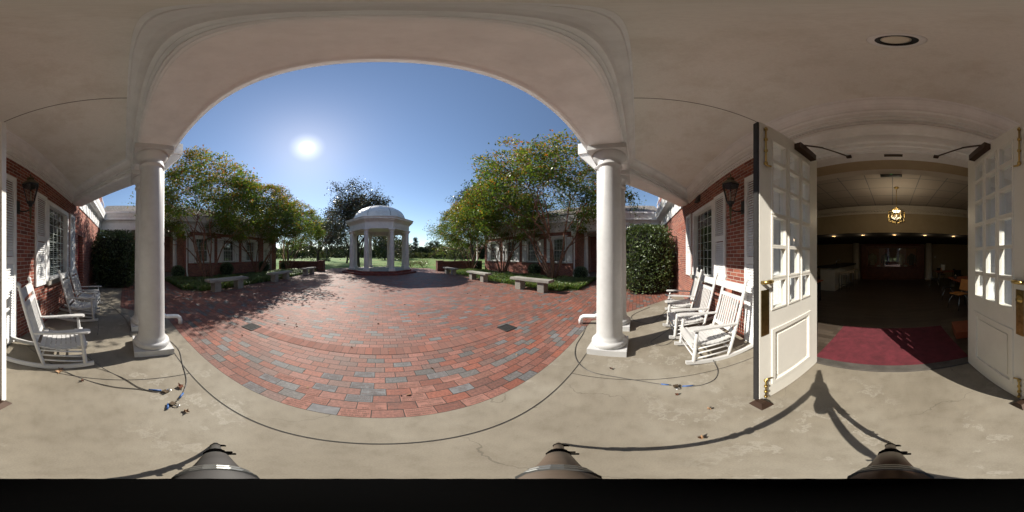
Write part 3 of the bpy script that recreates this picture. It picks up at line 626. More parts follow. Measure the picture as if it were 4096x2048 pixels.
obj('wood_panelling', b, 'panelwood', house)
t = thing('display_case', 'dark wood display case with glass front on the back wall of the room', 'display case', (0, -10.9, .8))
b = MB().box(-1.78, 1.78, -10.94, -10.70, .78, .9); b.box(-1.78, 1.78, -10.94, -10.72, 2.1, 2.28); b.box(-1.78, -1.62, -10.94, -10.74, .9, 2.1); b.box(1.62, 1.78, -10.94, -10.74, .9, 2.1)
b.sweep([(0, 2.28), (.12, 2.30), (.16, 2.40), (0, 2.42)], [(-1.85, -10.85), (1.85, -10.85)]); obj('frame', b, 'panelwood', t)
obj('back_panel', MB().box(-1.7, 1.7, -11.3, -11.24, .85, 2.2), 'redwood', t)
obj('glass_front', MB().add([(-1.62, -10.78, .9), (1.62, -10.78, .9), (1.62, -10.78, 2.1), (-1.62, -10.78, 2.1)], [(0, 1, 2, 3)]), 'caseglass', t)
M['cloth1'] = m_plain('camouflage_cloth', (.30, .26, .15), .9, var=.6, scale=14); M['cloth2'] = m_plain('tan_jacket_cloth', (.45, .36, .2), .9, var=.4, scale=12); M['cloth3'] = m_plain('dark_jacket_cloth', (.03, .03, .035), .9, var=.3)
for x, m, lb in ((1.36, 'cloth1', 'mottled camouflage uniform jacket on a stand by the left side of the display case'), (.48, 'cloth3', 'dark uniform jacket second from the left in the display case'), (-.53, 'cloth2', 'tan mottled uniform jacket right of the case middle'), (-1.28, 'cloth3', 'dark uniform jacket with tan shoulders at the right side of the case')):
    b = MB(); n = 16; vs = []
    for z, wx, wy in ((.98, .17, .09), (1.15, .16, .09), (1.4, .19, .10), (1.58, .215, .11), (1.68, .19, .09), (1.74, .09, .07), (1.78, .06, .055)):
        for k in range(n): a = 2*math.pi*k/n; vs.append((x+wx*math.cos(a), -11.0+wy*math.sin(a), z))
    b.add(vs, [(i*n+k, i*n+(k+1) % n, (i+1)*n+(k+1) % n, (i+1)*n+k) for i in range(6) for k in range(n)]+[tuple(range(6*n, 7*n))], True)
    for q in (-1, 1): b.tube([(x+q*.19, -11.0, 1.66), (x+q*.25, -10.98, 1.4), (x+q*.24, -10.95, 1.12)], [.065, .055, .045], 10)
    tag(obj('uniform_jacket', b, m), lb, 'jacket', 'uniforms in the display case')
for x, lb in ((.93, 'small white caption card left of the case middle'), (-.88, 'small white caption card right of the case middle')):
    t = thing('caption_card', lb, 'sign', (x, -10.85, .9)); obj('card', MB().box(x-.12, x+.12, -10.87, -10.86, .9, 1.0), 'candle', t)
    obj('print', MB().box(x-.02, x+.10, -10.859, -10.857, .94, .965).box(x-.10, x-.05, -10.859, -10.857, .93, .98), 'black', t)
tag(obj('exit_sign', MB().box(-.16, .02, -11.55, -11.5, 2.28, 2.38), 'green'), 'small dim green sign above the display case', 'sign')
# bar, stools, tap
t = thing('bar_counter', 'cream bar counter with dark top along the left side of the room', 'bar', (3.0, -8.7, 0))
obj('base', MB().box(2.5, 3.2, -10.6, -6.76, .018, 1.06), 'intwhite', t); obj('counter_top', MB().box(2.35, 3.3, -10.7, -6.62, 1.06, 1.14), 'black', t)
o = obj('bar_tap', MB().tube([(2.65, -7.4, 1.14), (2.65, -7.4, 1.36), (2.6, -7.42, 1.42), (2.52, -7.44, 1.43), (2.46, -7.46, 1.38)], .014, 8), 'steel'); tag(o, 'curved chrome tap on the dark bar top', 'tap')
t = thing('bar_stool', '', 'stool', (0, 0, 0), 'stools at the bar', True)
obj('seat', MB().box(-.2, .2, -.2, .2, .76, .86), 'upholstery', t)
for x in (-.18, .18):
    for y in (-.18, .18): obj('leg', MB().box(x-.015, x+.015, y-.015, y+.015, 0, .76), 'steel', t)
obj('foot_rail', MB().box(-.18, .18, -.19, -.17, .25, .28), 'steel', t); obj('foot_rail', MB().box(-.18, .18, .17, .19, .25, .28), 'steel', t)
for i, (x, y, lb) in enumerate(((2.12, -6.95, 'square upholstered bar stool nearest the door'), (2.05, -7.85, 'square upholstered bar stool in the middle of its row of three'), (2.0, -8.8, 'square upholstered bar stool farthest from the door'))): place(t, (x, y, .018), 0, 1, lb, i == 0)
# tables, chairs
def table(x0, x1, y0, y1, lb):
    t = thing('dining_table', lb, 'table', ((x0+x1)/2, (y0+y1)/2, .018), 'tables in the room')
    obj('top', MB().box(x0, x1, y0, y1, .72, .755), 'redwood', t)
    for x in (x0+.08, x1-.08):
        for y in (y0+.08, y1-.08): obj('leg', MB().tube([(x, y, .018), (x, y, .72)], .02, 8), 'black', t)
table(-3.6, -2.35, -9.2, -8.3, 'brown table by the wall near the white column'); table(-3.4, -2.15, -6.1, -4.6, 'brown table nearer the door on the right of the room'); table(2.35, 3.4, -5.2, -4.4, 'dark edged table just inside the door on the left')
def room_chair(name, lb, seatm):
    t = thing(name, lb, 'chair', (0, 0, 0), 'chairs in the room', True)
    obj('seat', MB().hexa([(-.21, -.2, .43), (.21, -.2, .43), (.21, .2, .45), (-.21, .2, .45), (-.21, -.2, .455), (.21, -.2, .455), (.21, .2, .475), (-.21, .2, .475)]), seatm, t)
    obj('backrest', MB().hexa([(-.2, -.235, .52), (.2, -.235, .52), (.2, -.21, .52), (-.2, -.21, .52), (-.19, -.32, .85), (.19, -.32, .85), (.19, -.30, .85), (-.19, -.30, .85)]), seatm, t)
    for q in (-.08, .08): obj('back_support', MB().tube([(q, -.1, .43), (q, -.22, .46), (q, -.26, .6)], .012, 6), 'steel', t)
    for x in (-1, 1):
        for y in (-1, 1): obj('leg', MB().tube([(x*.12, y*.1, .43), (x*.2, y*.19, .25), (x*.23, y*.24, 0)], .011, 6), 'steel', t)
    return t
rc = room_chair('dining_chair', '', 'black')
for i, (x, y, rz, lb) in enumerate(((-2.05, -7.75, -1.9, 'black shell chair turned to the far table beside the white column'), (-1.98, -5.65, -1.7, 'black shell chair at the long side of the nearer table'), (-2.9, -9.4, 0, 'black chair against the back wall behind the far table'), (-3.3, -8.1, 3.1, 'black chair in front of the far table'), (-3.75, -8.7, 1.5, 'black chair at the right end of the far table'))): place(rc, (x, y, .018), rz, 1, lb, i == 0)
oc = room_chair('wooden_chair', 'orange wood seated chair with chrome legs beside the door frame', 'orangewood'); oc.location = (-1.92, -4.45, .018); oc.rotation_euler = (0, 0, -1.2)
tag(obj('wooden_plinth', MB().prism([(-1.08, -2.62), (-1.5, -2.55), (-1.55, -3.1), (-1.2, -3.15)], .018, .16), 'redwood'), 'low red brown wooden block on the floor behind the right door jamb', 'block')
t = thing('menu_holder', 'clear framed menu stand on the far brown table', 'menu stand', (-2.75, -8.6, .755)); obj('frame', MB().box(-2.89, -2.61, -8.62, -8.60, .755, 1.14), 'steel', t); obj('sheet', MB().box(-2.86, -2.64, -8.599, -8.597, .80, 1.11), 'blind', t)
tag(obj('condiment_bottle', MB().lathe([(.03, 0), (.032, .12), (.012, .16), (.012, .2)], (-2.62, -8.5, .755), 12), 'orangewood'), 'small yellow bottle beside the menu stand', 'bottle')
tag(obj('wall_switch', MB().box(-3.05, -2.93, -11.199, -11.19, 1.45, 1.6), 'intwhite'), 'pale switch plate on the beige back wall', 'switch')
tag(obj('rug', MB().box(-1.0, 1.01, -3.3, -1.985, .0235, .034), 'rug'), 'dark red entrance rug just inside the threshold', 'rug')
t = thing('motion_sensor', 'black door motion sensor with green light on the lintel trim', 'sensor', (.02, -2.5, 3.0)); obj('case', MB().box(-.15, .19, -2.60, -2.535, 2.965, 3.055), 'black', t); obj('led', MB().box(.01, .03, -2.534, -2.53, 2.985, 2.995), 'green', t)
for x, lb in ((2.48, 'lit round downlight above the bar end'), (1.21, 'lit round downlight left of the middle, over the bar stools'), (-.08, 'lit round downlight in the middle of the soffit'), (-1.33, 'lit round downlight right of the middle of the soffit'), (-2.59, 'lit round downlight above the dining tables')):
    dl = bpy.data.lights.new('downlight_glow', 'POINT'); dl.energy = .9; dl.color = (1, .74, .45); dl.shadow_soft_size = .06; do = bpy.data.objects.new('downlight_glow', dl); C.objects.link(do); do.location = (x, -6.6, 2.38)
    tag(obj('downlight', MB().lathe([(0, -.006), (.07, -.006), (.08, .0)], (x, -6.6, 2.459), 20), 'downlight'), lb, 'light', 'downlights in the soffit')
t = thing('chandelier', 'brass chandelier with six lit candle bulbs in a glass drum', 'chandelier', (-.10, -4.25, 3.5)); cx, cy = -.10, -4.25
obj('canopy', MB().lathe([(.07, 3.5), (.06, 3.47), (.015, 3.45)], (cx, cy, 0), 16), 'brass', t); obj('chain', MB().tube([(cx, cy, 3.46), (cx, cy, 2.92)], .008, 6), 'brass', t)
b = MB()
for z in (2.53, 2.77): b.tube([(cx+.21*math.cos(a), cy+.21*math.sin(a), z) for a in np.linspace(0, 2*math.pi, 25)], .007, 6)
for k in range(6):
    a = k*math.pi/3; b.tube([(cx+.21*math.cos(a), cy+.21*math.sin(a), 2.77), (cx+.12*math.cos(a), cy+.12*math.sin(a), 2.83), (cx, cy, 2.93)], .008, 6); b.tube([(cx+.21*math.cos(a), cy+.21*math.sin(a), 2.5), (cx+.21*math.cos(a), cy+.21*math.sin(a), 2.8)], .008, 6); b.tube([(cx, cy, 2.5), (cx+.06*math.cos(a+.5), cy+.06*math.sin(a+.5), 2.46), (cx+.13*math.cos(a+.5), cy+.13*math.sin(a+.5), 2.53)], .007, 6)
b.lathe([(.0, 2.44), (.03, 2.47), (.012, 2.52), (.012, 2.92), (.03, 2.93), (0, 2.95)], (cx, cy, 0), 12); obj('frame', b, 'oldbrass', t)
obj('drum_glass', MB().lathe([(.205, 2.54), (.205, 2.76)], (cx, cy, 0), 24), 'lampglass', t)
for k in range(6):
    a = k*math.pi/3+.5; p = (cx+.13*math.cos(a), cy+.13*math.sin(a), 0); c_ = obj('candle', MB().lathe([(.01, 2.53), (.01, 2.6)], p, 8), 'candle', t); obj('bulb', MB().lathe([(.0, 2.6), (.014, 2.62), (.012, 2.65), (0, 2.68)], p, 8), 'bulb', c_)

cl = bpy.data.lights.new('chandelier_glow', 'POINT'); cl.energy = 8; cl.color = (1, .82, .6); cl.shadow_soft_size = .12; co = bpy.data.objects.new('chandelier_glow', cl); C.objects.link(co); co.location = (cx, cy, 2.72)
# ------------------------------------------------------------------ wall lanterns
def lantern(name, x, y, z, sgn, lb, f=None, sc_=1.0):
    t = thing(name, lb, 'lantern', (x, y, z), 'wall lanterns', True); t.scale = (sc_,)*3
    c = (0, .36, 0)
    b = MB().box(-.06, .06, 0, .03, -.11, .21); b.tube([(0, .03, -.02), (0, .12, -.07), (0, .24, -.085), (0, .34, -.06), (0, .36, .0)], .016, 8); obj('bracket', b, 'black', t)
    cage = MB()
    for k in range(6):
        a = k*math.pi/3+.52; ca, sa = math.cos(a), math.sin(a)
        cage.bar((.09*ca, .36+.09*sa, .12), (.185*ca, .36+.185*sa, .52), .016, .016, (ca, sa, 0.1))
    cage.lathe([(.03, 0), (.05, .03), (.045, .06), (.085, .08), (.1, .12), (.085, .125), (0, .125)], c, 6, False, .52)
    cage.lathe([(.20, .51), (.205, .535), (.19, .55), (.17, .53)], c, 6, False, .52)
    obj('cage', cage, 'black', t)
    obj('lamp_glass', MB().lathe([(.088, .125), (.182, .515)], c, 6, False, .52), 'lampglass', t)
    obj('hood', MB().lathe([(.215, .545), (.15, .61), (.09, .66), (.075, .67), (.075, .69), (.09, .70), (.09, .73), (.05, .75), (.02, .76), (.012, .80), (.022, .815), (.012, .84), (0, .87)], c, 6, False, .52), 'verdigris', t)
    obj('finial', MB().lathe([(.0, -.42), (.012, -.38), (.018, -.33), (.01, -.31), (.024, -.22), (.022, -.12), (.035, -.09), (.03, -.05), (.03, 0)], c, 10), 'verdigris', t)
    cn = obj('candle', MB().lathe([(.016, .13), (.016, .38)], c, 10), 'candle', t)
    return t
lantern('wall_lantern', -2.27, -1.75, 2.44, 1, 'black and bronze wall lantern beside the porch window with closed blinds', sc_=.76)
lantern('wall_lantern', 2.27, -1.75, 2.44, 1, 'black and bronze wall lantern above the rocking chairs in full sun', sc_=.76)
t = thing('wall_box', 'small grey box fixed high on the brick above the right porch window', 'fixture', (4.33, -1.75, 3.3)); obj('case', MB().hexa([(4.22, -1.748, 3.2), (4.45, -1.748, 3.2), (4.45, -1.64, 3.2), (4.22, -1.64, 3.2), (4.22, -1.748, 3.4), (4.45, -1.748, 3.4), (4.45, -1.71, 3.4), (4.22, -1.71, 3.4)]), 'tripod', t)
tag(obj('outlet_box', MB().fbox(fw, -3.0, -2.91, .0, .03, .5, .63), 'tripod'), 'small grey outlet box low on the brick behind the left rocking chairs', 'outlet')

# ------------------------------------------------------------------ rocking chairs
def rocking_chair():
    t = thing('rocking_chair', '', 'rocking chair', (0, 0, 0), 'white rocking chairs on the porch', True)
    W = .30
    rock = lambda y: .02+.20*(y*y)*1.0+(.0)            # curve of the rocker
    for s in (-1, 1):
        b = MB(); pts = [(-.82+.10*i) for i in range(13)]
        for y0, y1 in zip(pts, pts[1:]):
            b.hexa([(s*W-.02, y0, rock(y0+.15)-.02), (s*W+.02, y0, rock(y0+.15)-.02), (s*W+.02, y1, rock(y1+.15)-.02), (s*W-.02, y1, rock(y1+.15)-.02), (s*W-.02, y0, rock(y0+.15)+.035), (s*W+.02, y0, rock(y0+.15)+.035), (s*W+.02, y1, rock(y1+.15)+.035), (s*W-.02, y1, rock(y1+.15)+.035)])
        obj('rocker', b, 'chair', t)
        p0, p1 = Vector((s*W, -.22, .05)), Vector((s*W, -.54, 1.235)); b = MB(); d = p1-p0
        prof = [(0, .018), (.05, .024), (.12, .026), (.3, .026), (.36, .024), (.40, .027), (.6, .026), (.62, .022), (.64, .027), (.66, .022), (.68, .027), (.70, .022), (.72, .027), (.9, .025), (.93, .02), (.95, .03), (.97, .02), (.985, .032), (1.0, .034), (1.02, .02), (1.03, .004)]
        b.tube([p0+d*q for q, r_ in prof], [r_ for q, r_ in prof], 10); obj('back_post', b, 'chair', t)
        p0, p1 = Vector((s*W, .28, .05)), Vector((s*W, .23, .60)); d = p1-p0; b = MB()
        b.tube([p0+d*q for q in (0, .06, .12, .3, .5, .53, .56, .59, .62, .8, 1)], [.016, .024, .028, .027, .026, .021, .027, .021, .027, .025, .02], 10); obj('front_leg', b, 'chair', t)
        b = MB(); ap = [(-.345, .025, .575), (-.2, .03, .585), (0, .042, .60), (.2, .055, .612), (.30, .055, .612), (.335, .03, .612)]
        for (y0, w0, z0), (y1, w1, z1) in zip(ap, ap[1:]): b.hexa([(s*W-w0, y0, z0), (s*W+w0, y0, z0), (s*W+w1, y1, z1), (s*W-w1, y1, z1), (s*W-w0, y0, z0+.024), (s*W+w0, y0, z0+.024), (s*W+w1, y1, z1+.024), (s*W-w1, y1, z1+.024)])
        obj('armrest', b, 'chair', t)
    b = MB()
    for i in range(9):
        y = .27-.065*i; z = .40-.05*math.sin(i/8*math.pi)-.03*i/8
        b.box(-.29, .29, y-.029, y+.029, z-.009, z+.009)
    for s in (-1, 1): b.box(s*.25-.02, s*.25+.02, -.26, .29, .325, .355)
    b.box(-.29, .29, .26, .295, .335, .375); obj('seat', b, 'chair', t)
    yb = lambda z: -.22-.32*(z-.05)/1.185
    for z0, z1 in ((1.05, 1.17), (.93, .985), (.42, .47)):
        b = MB().hexa([(-W, yb(z0)-.012, z0), (W, yb(z0)-.012, z0), (W, yb(z0)+.012, z0), (-W, yb(z0)+.012, z0), (-W, yb(z1)-.012, z1), (W, yb(z1)-.012, z1), (W, yb(z1)+.012, z1), (-W, yb(z1)+.012, z1)]); obj('back_rail', b, 'chair', t)
    for i in range(8):
        x = -.21+.06*i; obj('spindle', MB().bar((x, yb(.46), .46), (x, yb(.94), .94), .028, .014, (0, 1, .2)), 'chair', t)
    for s in (-1, 1):
        for z in (.15, .24, .32): obj('stretcher', MB().tube([(s*W, -.245-.02, z), (s*W, .27, z-.02)], .012, 8), 'chair', t)
    for y, z in ((.275, .17), (.27, .27), (-.25, .18)): obj('stretcher', MB().tube([(-W, y, z), (W, y, z)], .012, 8), 'chair', t)
    return t
ch = rocking_chair()
CH = [((2.19, -.97, 0), 0, 'white rocking chair nearest the open door on the sunlit side of the porch'), ((3.05, -.93, 0), .02, 'white rocking chair in the middle of the three on the sunlit side'), ((4.12, -1.1, 0), -.2, 'white rocking chair nearest the broad leafy hedge with sunlit leaves'),
      ((-2.09, -.83, 0), .36, 'white rocking chair seen side on in the shade, nearest the left door'), ((-3.92, -1.0, 0), .08, 'middle white rocking chair of the shaded three, below the window'), ((-4.82, -1.06, 0), 0, 'white rocking chair of the shaded side nearest the clipped dark hedge')]
for i, (p, rz, lb) in enumerate(CH): place(ch, p, rz, 1, lb, i == 0)

# ------------------------------------------------------------------ cables and locks
def smooth(pts, n=8):
    P = [Vector(p) for p in pts]; P = [P[0]*2-P[1]]+P+[P[-1]*2-P[-2]]; out = []
    for i in range(1, len(P)-2):
        for k in range(n):
            t = k/n; a, b_, c, d = P[i-1:i+3]
            out.append(.5*((2*b_)+(c-a)*t+(2*a-5*b_+4*c-d)*t*t+(3*b_-a-3*c+d)*t**3))
    out.append(P[-2]); return out
def cable(pts, sleeves, lb):
    t = thing('security_cable', lb, 'cable', (pts[0][0], pts[0][1], 0), 'cables that tie the chairs together')
    obj('wire', MB().tube(smooth([(x, y, z) for x, y, z in pts]), .0048, 6), 'cable', t)
    for a, c in sleeves: obj('sleeve', MB().tube([a, c], .009, 8), 'blue', t)
def lock(x, y, rz, lb):
    t = thing('padlock', lb, 'padlock', (x, y, 0), 'padlocks on the cables', True)
    obj('lock_body', MB().box(-.03, .03, -.025, .025, .004, .034), 'lock', t); obj('shackle', MB().tube(smooth([(-.02, .025, .02), (-.02, .06, .02), (0, .078, .02), (.02, .06, .02), (.02, .025, .02)], 4), .006, 6), 'steel', t); t.rotation_euler = (0, 0, rz); t.scale = (.8, .8, .8)
g = .008
cable([(-2.15, -.75, .34), (-2.12, -.62, .3), (-2.05, -.48, .12), (-1.87, -.2, g), (-1.7, .0, g), (-1.52, .14, g), (-1.42, .28, g), (-1.43, .40, g)], [((-1.47, .22, .012), (-1.43, .33, .012))], 'dark cable from under the shaded near chair to its padlock on the concrete')
cable([(-2.0, -1.35, .1), (-1.72, -.62, g), (-1.55, -.15, g), (-1.5, .1, g), (-1.45, .24, g)], [], 'thin dark cable lying behind a dry leaf near the shaded chair')
cable([(-2.62, .78, g), (-2.3, .80, g), (-1.95, .72, g), (-1.55, .62, g), (-1.29, .47, g), (-1.22, .40, g)], [((-1.33, .50, .012), (-1.26, .44, .012)), ((-1.12, .30, .012), (-1.20, .33, .012))], 'grey cable from the foot of the left column to a padlock')
cable([(-4.9, -.85, .3), (-4.9, -.4, .05), (-4.4, -.15, g), (-3.9, .03, g), (-3.55, .08, g), (-3.35, .12, g), (-3.15, .1, g), (-2.95, .15, g), (-2.86, .5, g), (-2.62, .78, g)], [], 'dark cable curving from the chair by the clipped hedge to the paired columns')
cable([(-3.9, -.9, .3), (-3.75, -.65, .1), (-3.4, -.55, g), (-3.0, -.5, g)], [], 'dark cable hanging below the middle shaded chair')
lock(-1.40, .36, .5, 'brass padlock on the concrete with its cable loop near the shaded chair'); lock(-1.19, .36, -.9, 'brown padlock with two blue sleeves on the concrete right of the left column')
cable([(3.38, 1.1, .03), (2.95, 1.0, g), (2.45, .95, g), (2.05, .8, g), (1.8, .55, g), (1.72, .2, g), (1.65, -.05, g), (1.55, -.28, g), (1.53, -.33, g)], [((1.57, -.24, .012), (1.54, -.31, .012))], 'dark cable from the right downspout sweeping round to a padlock')
cable([(1.49, -.42, g), (1.47, -.48, g), (1.45, -.62, g), (1.5, -.78, g), (1.65, -.9, g), (1.85, -.95, .03), (2.1, -.95, .2), (2.3, -.95, .33)], [((1.485, -.43, .012), (1.465, -.53, .012))], 'dark cable loop from the padlock to the sunlit chair nearest the door')
cable([(4.1, -.9, .3), (3.9, -.55, .05), (3.6, -.3, g), (3.9, .1, g), (4.3, .05, g), (4.9, -.4, g)], [], 'dark cable on the concrete behind the right columns')
cable([(3.1, -.9, .32), (2.9, -.5, .1), (2.75, -.25, g), (2.62, -.3, g), (2.6, -.5, g), (2.8, -.75, .1), (2.9, -.9, .3)], [], 'short cable loop below the middle sunlit chair')
lock(1.50, -.37, 1.7, 'dark padlock joining two blue cable sleeves on the sunlit concrete')

# ------------------------------------------------------------------ tripod under the viewpoint
t = thing('tripod', 'grey camera tripod with black head standing on the porch concrete', 'tripod', (0, 0, 0))
M['tripodbrown'] = m_plain('tripod_brown', (.10, .075, .055), .55, var=.25)
for az, m in ((-58, 'tripod'), (62.6, 'tripodbrown'), (179.3, 'bronze')):
    a = R(az); foot = Vector((.71*math.sin(a), .71*math.cos(a), .012)); top = Vector((.04*math.sin(a), .04*math.cos(a), 1.2)); d = top-foot
    lg = obj('leg', MB().tube([foot, foot+d*.14], .012, 10).tube([foot+d*.12, foot+d*.56], .018, 10).tube([foot+d*.55, foot+d*.58, foot+d*.66, top], [.022, .026, .027, .027], 14), m, t)
    for q, r_ in ((.13, .019), (.17, .022), (.46, .025), (.52, .029)):
        b = MB(); p = foot+d*q; b.tube([p-d*.008, p+d*.008], r_, 10); sd = Vector((math.cos(a), -math.sin(a), 0)); b.tube([p+sd*.01, p+sd*(r_+.014)+d*.014], .006, 6); obj('clamp', b, 'tripodtop', lg)
    p = foot+d*.84; obj('collar', MB().tube([p, p+d*.010, p+d*.012, p+d*.02, p+d*.022, p+d*.032, p+d*.034, p+d*.05], [.031, .031, .028, .028, .031, .031, .028, .031], 14, False), 'tripodmetal', lg)
b = MB().lathe([(.02, .90), (.02, 1.10), (.075, 1.12), (.09, 1.16), (.075, 1.24), (.045, 1.25), (.045, 1.33), (.04, 1.34), (.04, 1.40), (.03, 1.42), (.025, 1.475), (.0, 1.476)], (0, 0, 0), 24); obj('head', b, 'tripodtop', t)
b = MB().tube([(0, 0, 1.2), (.20, -.12, 1.02)], .014, 8); pass
b = MB(); b.lathe([(0, -.12), (.05, -.09), (.062, -.02), (.045, .07), (.0, .1)], (-.035, .03, 1.02), 14); obj('weight_bag', b, 'rubber', t)

# ------------------------------------------------------------------ wings and colonnades
def wing(s):
    lb = 'long red brick wing with a white corner door behind the left trees' if s < 0 else 'long red brick wing with four shuttered windows behind the right trees'
    X = s*11.55; t = thing('brick_wing', lb, 'building', (s*13, 10, 0))
    f = F((X, 0, 0), (0, 1, 0), (-s, 0, 0)); ye = 15.5
    wins = [(5.3, 6.55), (7.92, 9.2), (10.6, 11.85)]+([(13.3, 14.5)] if s > 0 else [])
    holes = [(a, c, 1.1, 3.1) for a, c in wins]+([] if s > 0 else [(13.3, 14.45, 0, 3.3)])
    b = MB().wall(f, 4.45, ye, -.1, 3.5, holes, .3)
    b.box(*sorted((X+s*.3, s*20)), 4.45, 4.75, -.1, 3.5)
    b.box(*sorted((X+s*.3, s*20)), ye-.3, ye, -.1, 3.5)
    obj('wall', b, 'brick', t)
    b = MB(); b.fbox(f, 4.5, 15.4, .002, .006, .86, .94); obj('soldier_band', b, 'brick_soldier', t)
    pth = [(s*11.55, 4.0), (s*11.55, ye), (s*20, ye)] if s < 0 else [(s*20, ye), (s*11.55, ye), (s*11.55, 4.0)]
    # outward (towards the yard) is on the right of travel for s<0, so flip the sign there
    pr = [(o*-1 if True else o, z) for o, z in ENT] if s < 0 else [(-o, z) for o, z in ENT]
    pr = [(o-.05, z) for o, z in pr]
    b = MB().sweep(pr, [(s*11.55, 4.0), (s*11.55, ye)] if s < 0 else [(s*11.55, ye), (s*11.55, 4.0)])
    b.sweep(pr, [(s*11.55, ye), (s*20, ye)] if False else ([(s*11.5, ye), (s*20, ye)] if s < 0 else [(s*20, ye), (s*11.5, ye)]))
    triglyphs(b, f, 4.2, ye, .08); b.fbox(f, 4.0, 15.5, -.35, .048, 3.505, 3.7); obj('entablature', b, 'white', t)
    b = MB(); b.add([(s*11.05, 3.5, 4.74), (s*11.05, 16, 4.74), (s*15.5, 13, 6.7), (s*15.5, 3.5, 6.7), (s*20, 16, 4.74), (s*20, 3.5, 4.74)], [(0, 1, 2, 3), (2, 1, 4), (3, 2, 4, 5), (0, 3, 5)]); obj('roof', b, 'shingle', t)
    for a, c in wins:
        window(t, f, a, c, 1.1, 3.05, 4, 6, True, .12, 2, True)
        for u0, u1 in ((a-.52, a-.04), (c+.04, c+.52)): shutter(t, f, u0, u1, 1.05, 3.08, .09)
    if s < 0:
        d = obj('door', MB().fbox(f, 13.3, 14.45, -.2, -.1, .12, 2.5).fbox(f, 13.3, 14.45, -.2, -.08, 2.5, 3.3).fbox(f, 13.2, 13.3, -.1, .03, 0, 3.3).fbox(f, 14.45, 14.55, -.1, .03, 0, 3.3), 'white', t)
        b = MB()
        for i in range(3):
            for j in range(3): b.fbox(f, 13.5+.26*i, 13.72+.26*i, -.098, -.094, 1.2+.38*j, 1.54+.38*j)
        obj('pane', b, 'glass', d); obj('handle', MB().fbox(f, 14.3, 14.36, -.1, -.05, 1.0, 1.15), 'black', d)
    b = MB().tube([f.p(4.62, .09, 3.6), f.p(4.62, .09, 3.35), f.p(4.62, .06, 3.2), f.p(4.62, .06, .5), f.p(4.62, .08, .4), f.p(4.62, .2, .12), f.p(4.62, .22, 0)], .055, 10); b.fbox(f, 4.45, 4.8, .0, .2, 3.15, 3.48); obj('downspout', b, 'white', t)
    # colonnade linking wing and house
    lb = 'covered white colonnade behind the clipped dark hedge' if s < 0 else 'covered white colonnade behind the sunlit hedge'
    t = thing('colonnade', lb, 'colonnade', (s*12.5, 1.2, 0))
    for y in (-1.0, .25, 2.05, 3.85): column(t, s*12.05, y, .02, .17, 3.48, 'white_col', 24)
    f2 = F((s*11.85, 0, 0), (0, 1, 0), (-s, 0, 0)); pr2 = [(-o, z) for o, z in ENT]
    b = MB().sweep(pr2, [(s*11.85, -1.9), (s*11.85, 4.35)] if s < 0 else [(s*11.85, 4.35), (s*11.85, -1.9)]); b.fbox(f2, -1.7, 4.4, -.4, -.002, 3.502, 4.6); triglyphs(b, f2, -1.5, 4.2, .03); obj('entablature', b, 'white', t)
    obj('gutter', MB().box(*sorted((s*11.36, s*11.46)), -1.3, 4.4, 4.66, 4.79), 'white', t)
    obj('ceiling', MB().box(*sorted((s*12.2, s*16)), -1.9, 4.78, 3.53, 3.6), 'cream', t)
    obj('back_wall', MB().box(*sorted((s*15.6, s*16)), -1.7, 4.44, 0, 3.525), 'brick', t)
    dd = obj('back_door', MB().box(*sorted((s*15.55, s*15.6)), -.2, 1.0, 0, 2.4), 'white', t)
    obj('floor', MB().box(*sorted((s*11.7, s*16)), -1.75, 4.44, -.1, .02), 'concrete', t)
    b = MB(); b.add([(s*11.4, -1.7, 4.74), (s*11.4, 4.4, 4.74), (s*15.5, 4.4, 6.55), (s*15.5, -1.7, 6.55), (s*19, 4.4, 4.74), (s*19, -1.7, 4.74)], [(0, 1, 2, 3), (3, 2, 4, 5)]); obj('roof', b, 'shingle', t)
wing(-1); wing(1)
lt_ = lantern('wall_lantern', -11.5, 15.0, 2.05, 1, 'small black wall lantern at the far corner of the left wing', sc_=.8); lt_.rotation_euler = (0, 0, R(-90))
lt_ = lantern('wall_lantern', 11.5, 12.2, 1.95, 1, 'small black wall lantern between windows of the right wing', sc_=.8); lt_.rotation_euler = (0, 0, R(90))
for s, lb in ((-1, 'low brick garden wall with end pier on the left of the lawn'), (1, 'low dark brick garden wall with end pier on the right of the lawn')):
    t = thing('garden_wall', lb, 'garden wall', (s*8.8, 16.3, 0))
    obj('wall', MB().box(*sorted((s*6.5, s*11.6)), 16.15, 16.4, -.1, .98), 'brick_dark', t); obj('coping', MB().box(*sorted((s*6.5, s*11.6)), 16.12, 16.43, .98, 1.04), 'brick_dark', t)
    obj('pier', MB().box(*sorted((s*5.85, s*6.5)), 16.0, 16.55, -.1, 1.04).box(*sorted((s*5.82, s*6.53)), 15.97, 16.58, 1.04, 1.12), 'brick_dark', t)
    tag(obj('porch_post', MB().box(*sorted((s*11.45, s*11.6)), 17.0, 17.15, 0, 3.6).box(*sorted((s*11.40, s*11.65)), 16.95, 17.2, 0, .2).box(*sorted((s*11.40, s*11.65)), 16.95, 17.2, 3.4, 3.6), 'white'), 'slim white post beyond the far end of the %s wing' % ('left' if s < 0 else 'right'), 'post')

